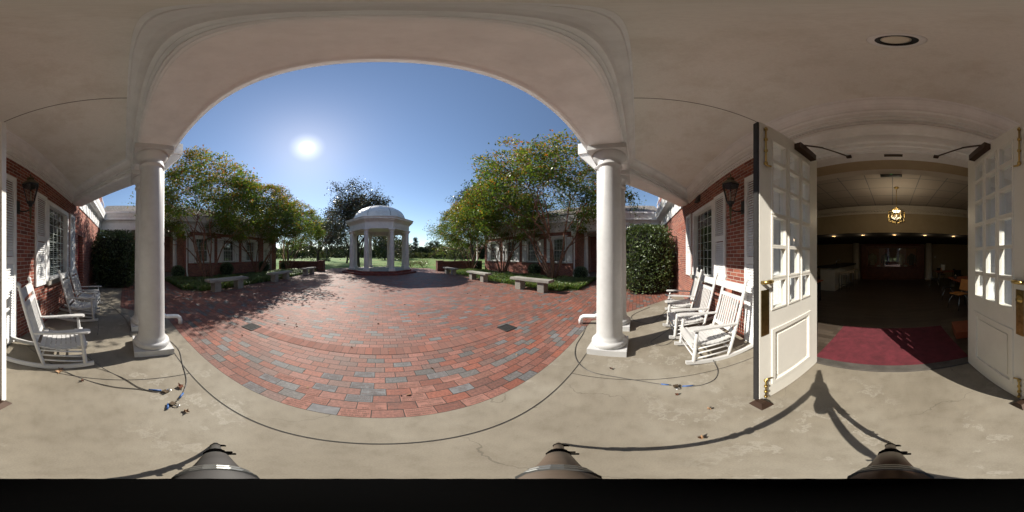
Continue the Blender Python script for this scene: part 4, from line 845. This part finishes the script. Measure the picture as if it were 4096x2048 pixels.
# ------------------------------------------------------------------ rotunda
gx, gy = -.12, 16.8
t = thing('rotunda', 'white domed octagonal garden rotunda on brick steps at the end of the courtyard', 'rotunda', (gx, gy, 0))
oct_ = lambda r: [(gx+r*math.cos(R(22.5+45*k)), gy+r*math.sin(R(22.5+45*k))) for k in range(8)]
ci = 1/math.cos(R(22.5))
obj('step', MB().prism(oct_(3.55*ci), -.05, .13), 'step_brick', t); obj('step', MB().prism(oct_(3.08*ci), .13, .30), 'step_brick', t)
obj('floor', MB().prism(oct_(3.0*ci), .30, .304), 'stone', t)
for x, y in oct_(2.9): column(t, x, y, .304, .215, 3.70, 'marble', 28)
def octsweep(prof): return MB().sweep([(-o, z) for o, z in prof], oct_(2.9), True)
b = octsweep([(-.22, 4.0), (.2, 4.0), (.2, 4.22), (.225, 4.225), (.225, 4.24), (.2, 4.25), (.2, 4.55), (.26, 4.58), (.26, 4.62), (.3, 4.64), (.42, 4.72), (.46, 4.78), (.56, 4.82), (.56, 4.92), (.62, 4.98), (.62, 5.02), (.0, 5.06), (-.22, 5.06)]); obj('entablature', b, 'marble', t)
obj('ceiling', MB().prism(oct_(2.75), 4.4, 4.45), 'marble', t)
obj('roof_apron', MB().lathe([(3.1*1.0, 5.04), (2.72, 5.24), (2.68, 5.27)], (gx, gy, 0), 8, False, R(22.5)), 'marble', t)
prof = [(2.66*math.cos(a), 5.26+1.5*math.sin(a)) for a in np.linspace(0, math.pi/2, 14)]; prof[-1] = (0, 6.76)
dm = obj('dome', MB().lathe([(2.70, 5.16)]+prof, (gx, gy, 0), 64), 'marble', t)
for k in range(8):
    a = R(22.5+45*k); b = MB().tube([(gx+(r+.004)*math.cos(a), gy+(r+.004)*math.sin(a), z+.004) for r, z in prof], .016, 5); obj('dome_seam', b, 'tripod', dm)

# ------------------------------------------------------------------ benches, drains
BL = {(-1, 0): 'stone bench nearest us under the left trees, dappled with shade', (-1, 1): 'middle stone bench of the three under the left trees', (-1, 2): 'farthest stone bench on the left, by the garden wall pier', (1, 0): 'stone bench nearest us before the right trees', (1, 1): 'middle stone bench of the three on the right, at the edge of the rotunda shadow', (1, 2): 'farthest stone bench on the right, by the dark garden wall'}
for s in (-1, 1):
    for i, y in enumerate((4.53, 8.75, 13.1)):
        xc = s*5.97 if s > 0 else -6.16
        t = thing('stone_bench', BL[(s, i)], 'bench', (xc, y, 0), 'stone benches along the courtyard')
        b = MB(); z0, z1, e = .45, .565, .012
        b.box(xc-.25, xc+.25, y-1.1, y+1.1, z0+e, z1-e); b.prism([(xc-.25+e, y-1.1+e), (xc+.25-e, y-1.1+e), (xc+.25-e, y+1.1-e), (xc-.25+e, y+1.1-e)], z0, z1)
        obj('seat', b, 'stone', t)
        for q in (-.65, .65): obj('support', MB().box(xc-.18, xc+.18, y+q-.165, y+q+.165, 0, z0), 'stone', t)
for x, lb in ((-2.45, 'square dark drain grate in the shade on the left'), (2.37, 'square dark drain grate in the sun on the right')):
    b = MB()
    x0, y0 = x-.15, 2.27
    for i in range(9): b.box(x0+.02+.0295*i, x0+.036+.0295*i, y0+.02, y0+.28, .005, .012)
    b.box(x0, x0+.3, y0, y0+.02, .005, .014); b.box(x0, x0+.3, y0+.28, y0+.3, .005, .014); b.box(x0, x0+.02, y0+.02, y0+.28, .005, .014); b.box(x0+.28, x0+.3, y0+.02, y0+.28, .005, .014); b.box(x0, x0+.3, y0, y0+.3, .0045, .0049)
    tag(obj('drain_grate', b, 'rubber'), lb, 'drain', 'drain grates in the courtyard')

# ------------------------------------------------------------------ foliage
def leaf_mesh(P, size, rng, aspect=.5, flat=.5, down=0.0):
    n = len(P); d = rng.normal(size=(n, 3)); d[:, 2] = d[:, 2]*flat-down; d /= np.linalg.norm(d, axis=1)[:, None]
    q = rng.normal(size=(n, 3)); q -= d*(q*d).sum(1)[:, None]; q /= np.linalg.norm(q, axis=1)[:, None]
    L = (size*rng.uniform(.65, 1.3, n))[:, None]; W = L*aspect
    V = np.stack([P, P+d*L*.45+q*W*.5, P+d*L, P+d*L*.45-q*W*.5], 1).reshape(-1, 3)
    return V
def quads(name, V, mats, mi=None):
    n = len(V)//4; me = bpy.data.meshes.new(name); me.vertices.add(4*n); me.vertices.foreach_set('co', V.astype(np.float32).ravel())
    me.loops.add(4*n); me.loops.foreach_set('vertex_index', np.arange(4*n, dtype=np.int32)); me.polygons.add(n)
    me.polygons.foreach_set('loop_start', np.arange(0, 4*n, 4, dtype=np.int32))
    if mi is not None: me.polygons.foreach_set('material_index', mi.astype(np.int32))
    me.update(calc_edges=True)
    for m in mats: me.materials.append(M[m])
    return me
def part_mesh(name, me, parent):
    o = bpy.data.objects.new(name, me); C.objects.link(o); o.parent = parent; OFF[o.name] = OFF.get(parent.name, (0, 0, 0)); return o
def grow(rng, stems, lens, rad, tilt, fork, up, wob, twigs, n_side=1, spread=(25, 50)):
    tubes = []; ends = []
    def rec(p, d, lvl, r):
        L = lens[lvl]*rng.uniform(.8, 1.2); k = 5; pts = [p.copy()]; q = p.copy(); dd = d.copy()
        for i in range(k):
            dd = dd+rng.normal(size=3)*wob; dd[2] += up[lvl]; dd /= np.linalg.norm(dd); q = q+dd*L/k; pts.append(q.copy())
        last = lvl == len(lens)-1
        r1 = r*(.62 if not last else .3); tubes.append((pts, [r+(r1-r)*i/k for i in range(k+1)], lvl))
        if last: ends.append((pts, dd)); return
        nk = fork[lvl]
        for j in range(nk):
            a = math.radians(rng.uniform(*spread)); ax = np.cross(dd, rng.normal(size=3)); ax /= np.linalg.norm(ax)
            nd = dd*math.cos(a)+np.cross(ax, dd)*math.sin(a); src = pts[-1] if j < 2 else pts[rng.integers(2, 5)]
            rec(src, nd, lvl+1, r1*(.85 if j < 2 else .6))
    for s in stems:
        rec(np.array(s[0], float), np.array(s[1], float)/np.linalg.norm(s[1]), 0, rad*rng.uniform(.75, 1.1))
    return tubes, ends
def tubes_mb(tubes, sides=(7, 6, 5, 4, 3, 3)):
    b = MB()
    for pts, rs, l in tubes: b.tube(pts, rs, sides[min(l, 5)])
    return b
def myrtle_proto(seed, H=1.0, lean=(0, 0)):
    rng = np.random.default_rng(seed); n = 8; st = []
    for k in range(n):
        a = 2*math.pi*k/n+rng.uniform(-.4, .4); tl = math.radians(rng.uniform(8, 30)); r0 = rng.uniform(.05, .2)
        st.append(((r0*math.cos(a), r0*math.sin(a), -.05), (math.sin(tl)*math.cos(a)+lean[0], math.sin(tl)*math.sin(a)+lean[1], math.cos(tl))))
    lens = [2.5*H, 1.8*H, 1.35*H, 1.0*H, .75*H]
    tubes, ends = grow(rng, st, lens, .065*H, 20, [2, 3, 3, 3], [.0, .03, .02, .0, .0], .10, 0, spread=(18, 52))
    P = []
    for pts, dd in ends:
        pts = np.array(pts); m = 22
        tt = rng.uniform(0.0, 1.0, m)*(len(pts)-1); i = np.minimum(tt.astype(int), len(pts)-2); fr = (tt-i)[:, None]
        P.append(pts[i]*(1-fr)+pts[i+1]*fr+rng.normal(size=(m, 3))*.22*H)
    P = np.concatenate(P); a = np.arctan2(P[:, 1], P[:, 0]); P = P[P[:, 2] > (3.6+.5*np.sin(a*3+seed)+.35*np.sin(a*7)+rng.normal(size=len(P))*.25)*H]
    E_ = np.concatenate([np.array(pts)[2:] for pts, dd in ends]); cl = [P]
    for _ in range(520):
        d = rng.normal(size=3); d /= np.linalg.norm(d); k = rng.uniform(.45, 1)**.45; az = math.atan2(d[1], d[0])
        lob = 1+.13*math.sin(az*3+seed)+.09*math.sin(az*5+2+d[2]*4)
        c = np.array([d[0]*3.55*lob*k, d[1]*3.55*lob*k, 4.75+d[2]*2.95*k*(1+.10*math.sin(az*4+seed))])*H
        if c[2] < (3.1+.5*math.sin(az*4+1))*H: continue
        dist = np.linalg.norm(E_-c, axis=1); q = int(np.argmin(dist))
        if dist[q] > 1.5*H: continue
        mid = (E_[q]+c)/2+rng.normal(size=3)*.08; tubes.append(([E_[q], mid, c], [.010*H, .007*H, .003*H], 5))
        m = rng.integers(40, 95); o = rng.normal(size=(m, 3))*np.array([.21, .21, .10])*H; o[:, 2] -= .25*np.hypot(o[:, 0], o[:, 1]); cl.append(c+o)
    return tubes, np.concatenate(cl)
def build_tree(name, lb, cat, grp, tubes, P, size, mats, barkm, rng, autumn=None, flat=.6, loc=(0, 0, 0), aspect=.5, down=.25):
    t = thing(name, lb, cat, loc, grp, True)
    obj('trunk', tubes_mb(tubes), barkm, t, uv=False)
    mi = None
    if autumn:
        z = P[:, 2]; z0, z1 = np.percentile(z, 15), np.percentile(z, 98); k = np.clip((z-z0)/(z1-z0), 0, 1)
        cl = np.sin(P[:, 0]*1.7+1)*np.sin(P[:, 1]*1.9)*.22
        mi = (rng.uniform(size=len(P)) < autumn*(.12+k**1.8)+cl*k).astype(int)
    part_mesh('crown', quads('crown', leaf_mesh(P, size, rng, aspect, flat, down), mats, mi), t)
    return t
G = 'crape myrtles along the courtyard'
protos = []
for seed in (11, 23):
    tubes, P = myrtle_proto(seed); protos.append((tubes, P))
rng = np.random.default_rng(5)
tr = [build_tree('crape_myrtle', '', 'tree', G, tb, P, .125, ['leaf_g', 'leaf_o'], 'bark', rng, .72) for tb, P in protos]
TL = [(-9.25, 5.2, .2, 1.08, 0, 'many stemmed crape myrtle nearest the porch on the left, its foliage reaching past the column'), (-9.5, 10.2, 2.1, 1.05, 1, 'middle crape myrtle of the left row, in front of the third window'), (-9.6, 15.2, 4.0, 1.02, 0, 'farthest crape myrtle of the left row, by the brick garden wall'),
      (9.3, 5.3, 3.3, 1.28, 1, 'tall crape myrtle with reddish stems nearest the porch on the right'), (9.4, 10.2, 1.0, 1.08, 0, 'middle crape myrtle of the right row, between two benches'), (9.5, 15.3, 5.2, 1.02, 1, 'farthest crape myrtle of the right row, leaning out beside the dark garden wall')]
seen = set()
for x, y, rz, k, v, lb in TL:
    place(tr[v], (x, y, 0), rz, k, lb, v not in seen); seen.add(v)
# shade trees beyond the garden walls
def shade_proto(seed, H, rad, lens, fork, m=16, jit=.45, stems=1, up=(.0, .03, .0, -.02, -.03), tilt=4, spread=(25, 55)):
    rng = np.random.default_rng(seed); st = []
    for k in range(stems):
        a = rng.uniform(0, 6.28); tl = math.radians(rng.uniform(0, tilt)); st.append(((0, 0, -.3), (math.sin(tl)*math.cos(a), math.sin(tl)*math.sin(a), math.cos(tl))))
    tubes, ends = grow(rng, st, lens, rad, 0, fork, list(up), .09, 0, spread=spread)
    P = []
    for pts, dd in ends:
        pts = np.array(pts); tt = rng.uniform(0, 1, m)*(len(pts)-1); i = np.minimum(tt.astype(int), len(pts)-2); fr = (tt-i)[:, None]
        P.append(pts[i]*(1-fr)+pts[i+1]*fr+rng.normal(size=(m, 3))*jit)
    return tubes, np.concatenate(P)
def shade_tree(loc, seed, lens, rad, fork, mats, lb, size=.3, m=16, jit=.45, barkm='darkbark', spread=(25, 55), autumn=None, up=(.0, .03, .0, -.02, -.03), grp='shade trees beyond the garden walls', rz=0, sc_=1):
    tubes, P = shade_proto(seed, 0, rad, lens, fork, m, jit, up=up, spread=spread); rng = np.random.default_rng(seed)
    t = build_tree('shade_tree', lb, 'tree', grp, tubes, P, size, mats, barkm, rng, autumn, loc=loc, aspect=.6); t.rotation_euler = (0, 0, rz); t.scale = (sc_,)*3; return t
shade_tree((-3.5, 25, -.1), 3, [4.0, 3.7, 3.0, 2.3, 1.6], .40, [5, 4, 4, 4], ['leaf_rd', 'leaf_d'], 'big dark russet tree right behind the rotunda', .25, 74, .36, autumn=.4, spread=(22, 60), up=(.05, .12, .03, -.02, -.05))
shade_tree((-11.5, 29, -.1), 8, [2.6, 2.6, 2.4, 2.0, 1.4], .42, [4, 4, 4, 3], ['leaf_d', 'leaf_y'], 'broad dark tree with thick trunk standing beyond the left garden wall', .27, 48, .45, autumn=.3)
shade_tree((-16.5, 48, 0), 12, [4.5, 4.2, 3.4, 2.4, 1.6], .40, [3, 3, 3, 3], ['leaf_y', 'leaf_y'], 'thin pale tree rising behind the left shade trees', .26, 16, .5, up=(0, .12, .08, .02, 0), spread=(15, 38))
shade_tree((-19.0, 30, -.1), 15, [2.2, 2.4, 2.2, 1.8, 1.2], .30, [3, 3, 3, 3], ['leaf_y', 'leaf_d'], 'yellow green tree with split trunk beyond the left garden wall', .27, 30, .5, autumn=.25)
shade_tree((-7.2, 34, 0), 18, [2.5, 3.0, 2.5, 2.0, 1.5], .30, [4, 3, 3, 3], ['leaf_d', 'leaf_y'], 'loose grey green tree between the thick trunked tree and the rotunda', .28, 34, .6, autumn=.5)
shade_tree((2.2, 41, 0), 21, [2.2, 2.6, 2.2, 1.8, 1.3], .30, [3, 4, 3, 3], ['leaf_rd', 'leaf_y'], 'small orange tinged tree seen between the rotunda columns', .29, 30, .6, autumn=.4) 
shade_tree((16.5, 25.5, -.1), 25, [5.6, 4.8, 3.7, 2.7, 1.8], .42, [5, 4, 4, 3], ['leaf_d', 'leaf_d'], 'tall dark oak rising behind the right crape myrtles', .29, 74, .38, up=(.05, .14, .05, 0, -.03), spread=(20, 50))
shade_tree((17.5, 36, 0), 27, [1.6, 2.2, 2.2, 1.8, 1.3], .28, [4, 3, 3, 3], ['leaf_y', 'leaf_d'], 'low pale tree beside the far end of the right wing', .3, 34, .6, autumn=.3)
# far wood: individual trees of three makes, shared by copies
def far_proto(name, kind, seed):
    rng = np.random.default_rng(seed); t = thing(name, '', 'tree', (0, 0, 0), 'trees of the far wood', True)
    if kind == 'pine':
        H = 11; obj('trunk', MB().tube([(0, 0, -.5), (.1, 0, 5), (0, .1, H)], [.22, .16, .05], 6), 'darkbark', t, uv=False)
        cs = [(rng.normal()*1.0*(1.1-k*.7), rng.normal()*1.0*(1.1-k*.7), 4.2+k*6.8) for k in rng.uniform(0, 1, 34)]; r_ = .75
    elif kind == 'round':
        H = 9; obj('trunk', MB().tube([(0, 0, -.5), (.1, 0, 3), (0, .1, 7)], [.3, .22, .06], 6), 'darkbark', t, uv=False)
        cs = []
        for _ in range(60):
            d = rng.normal(size=3); d /= np.linalg.norm(d); k = rng.uniform(.4, 1)**.5; cs.append((d[0]*3.4*k, d[1]*3.4*k, 4.6+d[2]*4.2*k))
        r_ = .9
    else:
        H = 4; obj('trunk', MB().tube([(0, 0, -.5), (0, 0, 2.5)], [.1, .05], 5), 'darkbark', t, uv=False)
        cs = [(rng.normal()*1.1, rng.normal()*1.1, rng.uniform(.6, 3.4)) for _ in range(26)]; r_ = .6
    P = np.concatenate([np.array(c)+rng.normal(size=(34, 3))*r_*.55 for c in cs])
    part_mesh('crown', quads('crown', leaf_mesh(P, .55 if kind != 'low' else .4, rng, .7, .8), ['leaf_far2' if kind == 'low' else 'leaf_far']), t); return t
fp = {'pine': far_proto('pine_tree', 'pine', 1), 'round': far_proto('woodland_tree', 'round', 2), 'low': far_proto('pale_bush', 'low', 3)}
FL = {'pine': 'slender dark pine of the far wood beyond the lawn', 'round': 'rounded dark tree of the far wood beyond the lawn', 'low': 'low pale bush in front of the far wood'}
rr = random.Random(4); first = set()
spots = []
for i in range(64):
    az = -62+i*1.95+rr.uniform(-.6, .6); k = 'round' if rr.random() < .62 else 'pine'
    if 3 < az < 26: k = 'pine' if rr.random() < .55 else 'round'
    d = rr.uniform(80, 96) if az > -6 else rr.uniform(92, 118); spots.append((az, d, k, rr.uniform(.75, 1.12)*(.95 if k == 'pine' else .95)))
for az, d, s_ in ((1.5, 62, 1.15), (3.6, 68, 1.1), (6.8, 70, .95), (8.2, 78, .8)): spots.append((az, d, 'round', s_))
for az, d in ((11, 74), (14.5, 72), (19, 75), (25, 70), (28, 60), (-38, 90), (-33, 85), (-20, 88)): spots.append((az, d, 'low', rr.uniform(.8, 1.3)))
for az, d, k, s_ in spots:
    x, y = d*math.sin(R(az)), d*math.cos(R(az)); o = place(fp[k], (x, y, lawn_z(x, y)-.1), rr.uniform(0, 6.28), (s_*1.05, s_*1.05, s_), FL[k], k not in first); first.add(k)
# the wood's dark depth behind them, one mass
rng = np.random.default_rng(9); n = 17000
az = np.radians(rng.uniform(-75, 62, n)); d = rng.uniform(118, 150, n); P = np.stack([d*np.sin(az), d*np.cos(az), rng.uniform(0, 1, n)**.8*(7.4+1.6*np.sin(az*23)+1.2*np.sin(az*57))], 1)
me = quads('far_wood', leaf_mesh(P, 2.0, rng, .8, .8), ['leaf_far']); o = bpy.data.objects.new('far_wood', me); C.objects.link(o); o['kind'] = 'stuff'; o['label'] = 'dark depth of the far wood behind its front trees'; o['category'] = 'wood'
# hedges and round shrubs
def shell(rng, n, fn): return np.array([fn(rng) for _ in range(n)])
def hedge(lb, x0, x1, y0, y1, h, mat, seed, lop=0):
    rng = np.random.default_rng(seed); cx, cy = (x0+x1)/2, (y0+y1)/2; hx, hy = (x1-x0)/2, (y1-y0)/2
    t = thing('hedge', lb, 'hedge', (cx, cy, 0), 'broad hedges beside the porch', True)
    def pt():
        while True:
            d = rng.normal(size=3); d /= (np.abs(d)**4.5).sum()**(1/4.5)
            if d[2] < -.96: continue
            k = rng.uniform(.84, 1.02); q = d*k
            bump = 1+.05*math.sin(d[0]*7+seed)+.05*math.sin(d[1]*6+2)*math.sin(d[2]*5)
            x, y, z = q[0]*hx*bump, q[1]*hy*bump, (q[2]*.5+.5)*h
            if lop and z > h*.72: z -= max(0, x*lop)*(z/h-.72)*1.6
            return (x, y, max(.02, z))
    P = np.array([pt() for _ in range(11000)])
    b = MB(); b.lathe([(.78, .05), (.85, .3), (.84, .8), (.6, .9), (0, .92)], (0, 0, 0), 12); b.v = [(x*hx, y*hy, z*h*.98) for x, y, z in b.v]
    obj('branch_mass', b, 'bush_core', t); part_mesh('foliage', quads('foliage', leaf_mesh(P, .105, rng, .5, .7), [mat]), t)
hedge('tall dense dark green clipped hedge in shade beside the maroon door', -9.6, -7.65, -1.6, .55, 2.9, 'leaf_h', 2)
hedge('tall loose sunlit broad leaved hedge at the corner of the brick wall', 6.3, 8.4, -1.55, .62, 2.95, 'leaf_h2', 5)
rng = np.random.default_rng(3)
t = thing('round_shrub', '', 'shrub', (0, 0, 0), 'small round shrubs along the wings', True)
P = []
for _ in range(3200):
    d = rng.normal(size=3); d /= np.linalg.norm(d); d[2] = d[2]*.92; k = rng.uniform(.86, 1.05); P.append((d[0]*.5*k, d[1]*.5*k, max(.02, .48+d[2]*.52*k)))
obj('branch_mass', MB().lathe([(.12, .0), (.3, .1), (.41, .35), (.4, .6), (.22, .84), (0, .88)], (0, 0, 0), 14), 'bush_core', t); part_mesh('foliage', quads('foliage', leaf_mesh(np.array(P), .06, rng, .55, .8), ['leaf_b']), t)
for i, (x, y, s_, lb) in enumerate(((-10.85, 3.7, .98, 'round shrub before the colonnade column on the left'), (-10.9, 7.9, 1.12, 'round shrub under the second window of the left wing'), (-10.8, 12.4, 1.15, 'round shrub beside the white door of the left wing'), (-10.4, 15.6, 1.1, 'round shrub by the left garden wall behind the last myrtle'),
      (9.95, 3.55, .97, 'round shrub nearest the porch on the right, before the colonnade'), (10.5, 7.6, 1.05, 'round shrub under the windows of the right wing'), (10.5, 15.6, 1.1, 'round shrub by the dark garden wall behind the last right myrtle'))): place(t, (x, y, 0), i*1.3, s_, lb, i == 0)
t2 = thing('dry_shrub', '', 'shrub', (0, 0, 0), 'loose shrubs on the lawn edge', True)
P = rng.normal(size=(900, 3))*np.array([.55, .5, .28])+np.array([0, 0, .5]); P[:, 2] = np.abs(P[:, 2])
b = MB()
for _ in range(26): a = rng.uniform(0, 6.28); b.tube([(0, 0, 0), (.35*math.cos(a), .35*math.sin(a), .4), (.7*math.cos(a), .7*math.sin(a), rng.uniform(.5, .95))], .012, 4)
obj('stems', b, 'bark', t2, uv=False); part_mesh('foliage', quads('foliage', leaf_mesh(P, .09, rng, .5, .7), ['leaf_y']), t2)
for i, (x, y, s_, lb) in enumerate(((4.3, 22.6, 1.1, 'loose pale shrub right of the rotunda steps, nearer the rotunda'), (6.0, 23.0, 1.2, 'loose pale shrub right of the rotunda, nearer the garden wall'), (-3.6, 22.8, .6, 'small loose shrub just left behind the rotunda steps'))): place(t2, (x, y, -.03), i*2., s_, lb, i == 0)
# clipped box on the lawn beyond the left wall
t = thing('clipped_box', 'low dark clipped hedge block far out on the left lawn', 'hedge', (-15.2, 42, .6)); 
P = np.stack([rng.uniform(-17, -13.4, 1500), rng.uniform(41.5, 42.6, 1500), rng.uniform(.0, 1.0, 1500)], 1)-np.array([-15.2, 42, .6]); part_mesh('foliage', quads('foliage', leaf_mesh(P, .2, rng, .6, .8), ['leaf_h']), t)
# lily turf
def turf(lb, s, n, seed):
    rng = np.random.default_rng(seed); x = s*(6.5+(3.9*rng.uniform(0, 1, n*2)**1.05)); y = 2.65+rng.uniform(0, 1, n*2)**1.25*12.9
    keep = ~((np.abs(x) < 7.0) & (y < 3.25)); keep &= ~((np.abs(x) > 9.8+.3*np.sin(y*2)) & (y > 4.2)); x, y = x[keep][:n], y[keep][:n]; m = len(x)
    cl = np.stack([np.round(x/.12)*.12, np.round(y/.12)*.12], 1)
    a = rng.uniform(0, 6.28, m); L = rng.uniform(.14, .34, m)*(1+.25*np.sin(x*3)*np.sin(y*2.3)); w_ = rng.uniform(.008, .016, m)
    bx = np.stack([cl[:, 0]*.5+x*.5, cl[:, 1]*.5+y*.5, np.full(m, .01)], 1); d = np.stack([np.cos(a), np.sin(a), np.zeros(m)], 1); q = np.stack([-np.sin(a), np.cos(a), np.zeros(m)], 1)*w_[:, None]
    mid = bx+d*(L*.35)[:, None]; mid[:, 2] += L*.75; tip = bx+d*(L*.95)[:, None]; tip[:, 2] += L*rng.uniform(.45, .85, m)
    V = np.stack([bx-q, bx+q, mid+q, mid-q, mid-q, mid+q, tip+q*.15, tip-q*.15], 1).reshape(-1, 3)
    me = quads('lily_turf', V, ['blade']); o = bpy.data.objects.new('lily_turf', me); C.objects.link(o); o['kind'] = 'stuff'; o['label'] = lb; o['category'] = 'ground cover'
turf('grassy green ground cover under the left crape myrtles', -1, 21000, 1); turf('grassy green ground cover under the right crape myrtles', 1, 21000, 2)
# fallen leaves
def fallen(x, y, sz, rz, mat, lb):
    b = MB(); pts = []
    for k in range(10): a = rz+k*math.pi/5; r_ = sz*(1 if k % 2 == 0 else .5); pts.append((x+r_*math.cos(a), y+r_*math.sin(a)*.7, .012+.012*(k % 3)))
    b.add([(x, y, .006)]+pts, [(0, 1+k, 1+(k+1) % 10) for k in range(10)]); tag(obj('fallen_leaf', b, mat, uv=False), lb, 'leaf', 'dry leaves on the concrete')
for a in ((-1.72, -.72, .075, .3, 'deadleaf', 'large tan dry leaf beside the shaded near rocking chair'), (-1.6, -.42, .03, 1, 'darkleaf', 'small dark leaf right of the large tan leaf'), (-1.45, .52, .06, 2, 'darkleaf', 'red brown leaf under the grey cable by the left column'), (-1.05, .42, .035, .8, 'deadleaf', 'small tan leaf near the brown padlock'), (1.35, -.34, .025, 2.2, 'darkleaf', 'small brown leaf beside the dark padlock'), (.72, -.3, .03, .5, 'deadleaf', 'small orange leaf lying by the tripod leg shadow'), (1.05, -.5, .025, 1.4, 'deadleaf', 'tiny tan leaf on the concrete before the open right door'), (1.9, .3, .03, .2, 'darkleaf', 'brown leaf near the plinth of the right column')): fallen(*a)
n = 900; x = rng.uniform(-6.3, 6.3, n); x = np.where(rng.uniform(size=n) < .6, np.sign(x)*(6.4-np.abs(rng.normal(size=n))*1.3), x); y = rng.uniform(1.3, 16, n); P = np.stack([x, y, np.full(n, .012)], 1)
me = quads('leaf_litter', leaf_mesh(P, .05, rng, .5, .08), ['deadleaf']); o = bpy.data.objects.new('leaf_litter', me); C.objects.link(o); o['kind'] = 'stuff'; o['label'] = 'small dry leaves scattered over the brick courtyard'; o['category'] = 'leaf litter'
# oversized additive sphere, added to paint the sun's glare and halo into the sky
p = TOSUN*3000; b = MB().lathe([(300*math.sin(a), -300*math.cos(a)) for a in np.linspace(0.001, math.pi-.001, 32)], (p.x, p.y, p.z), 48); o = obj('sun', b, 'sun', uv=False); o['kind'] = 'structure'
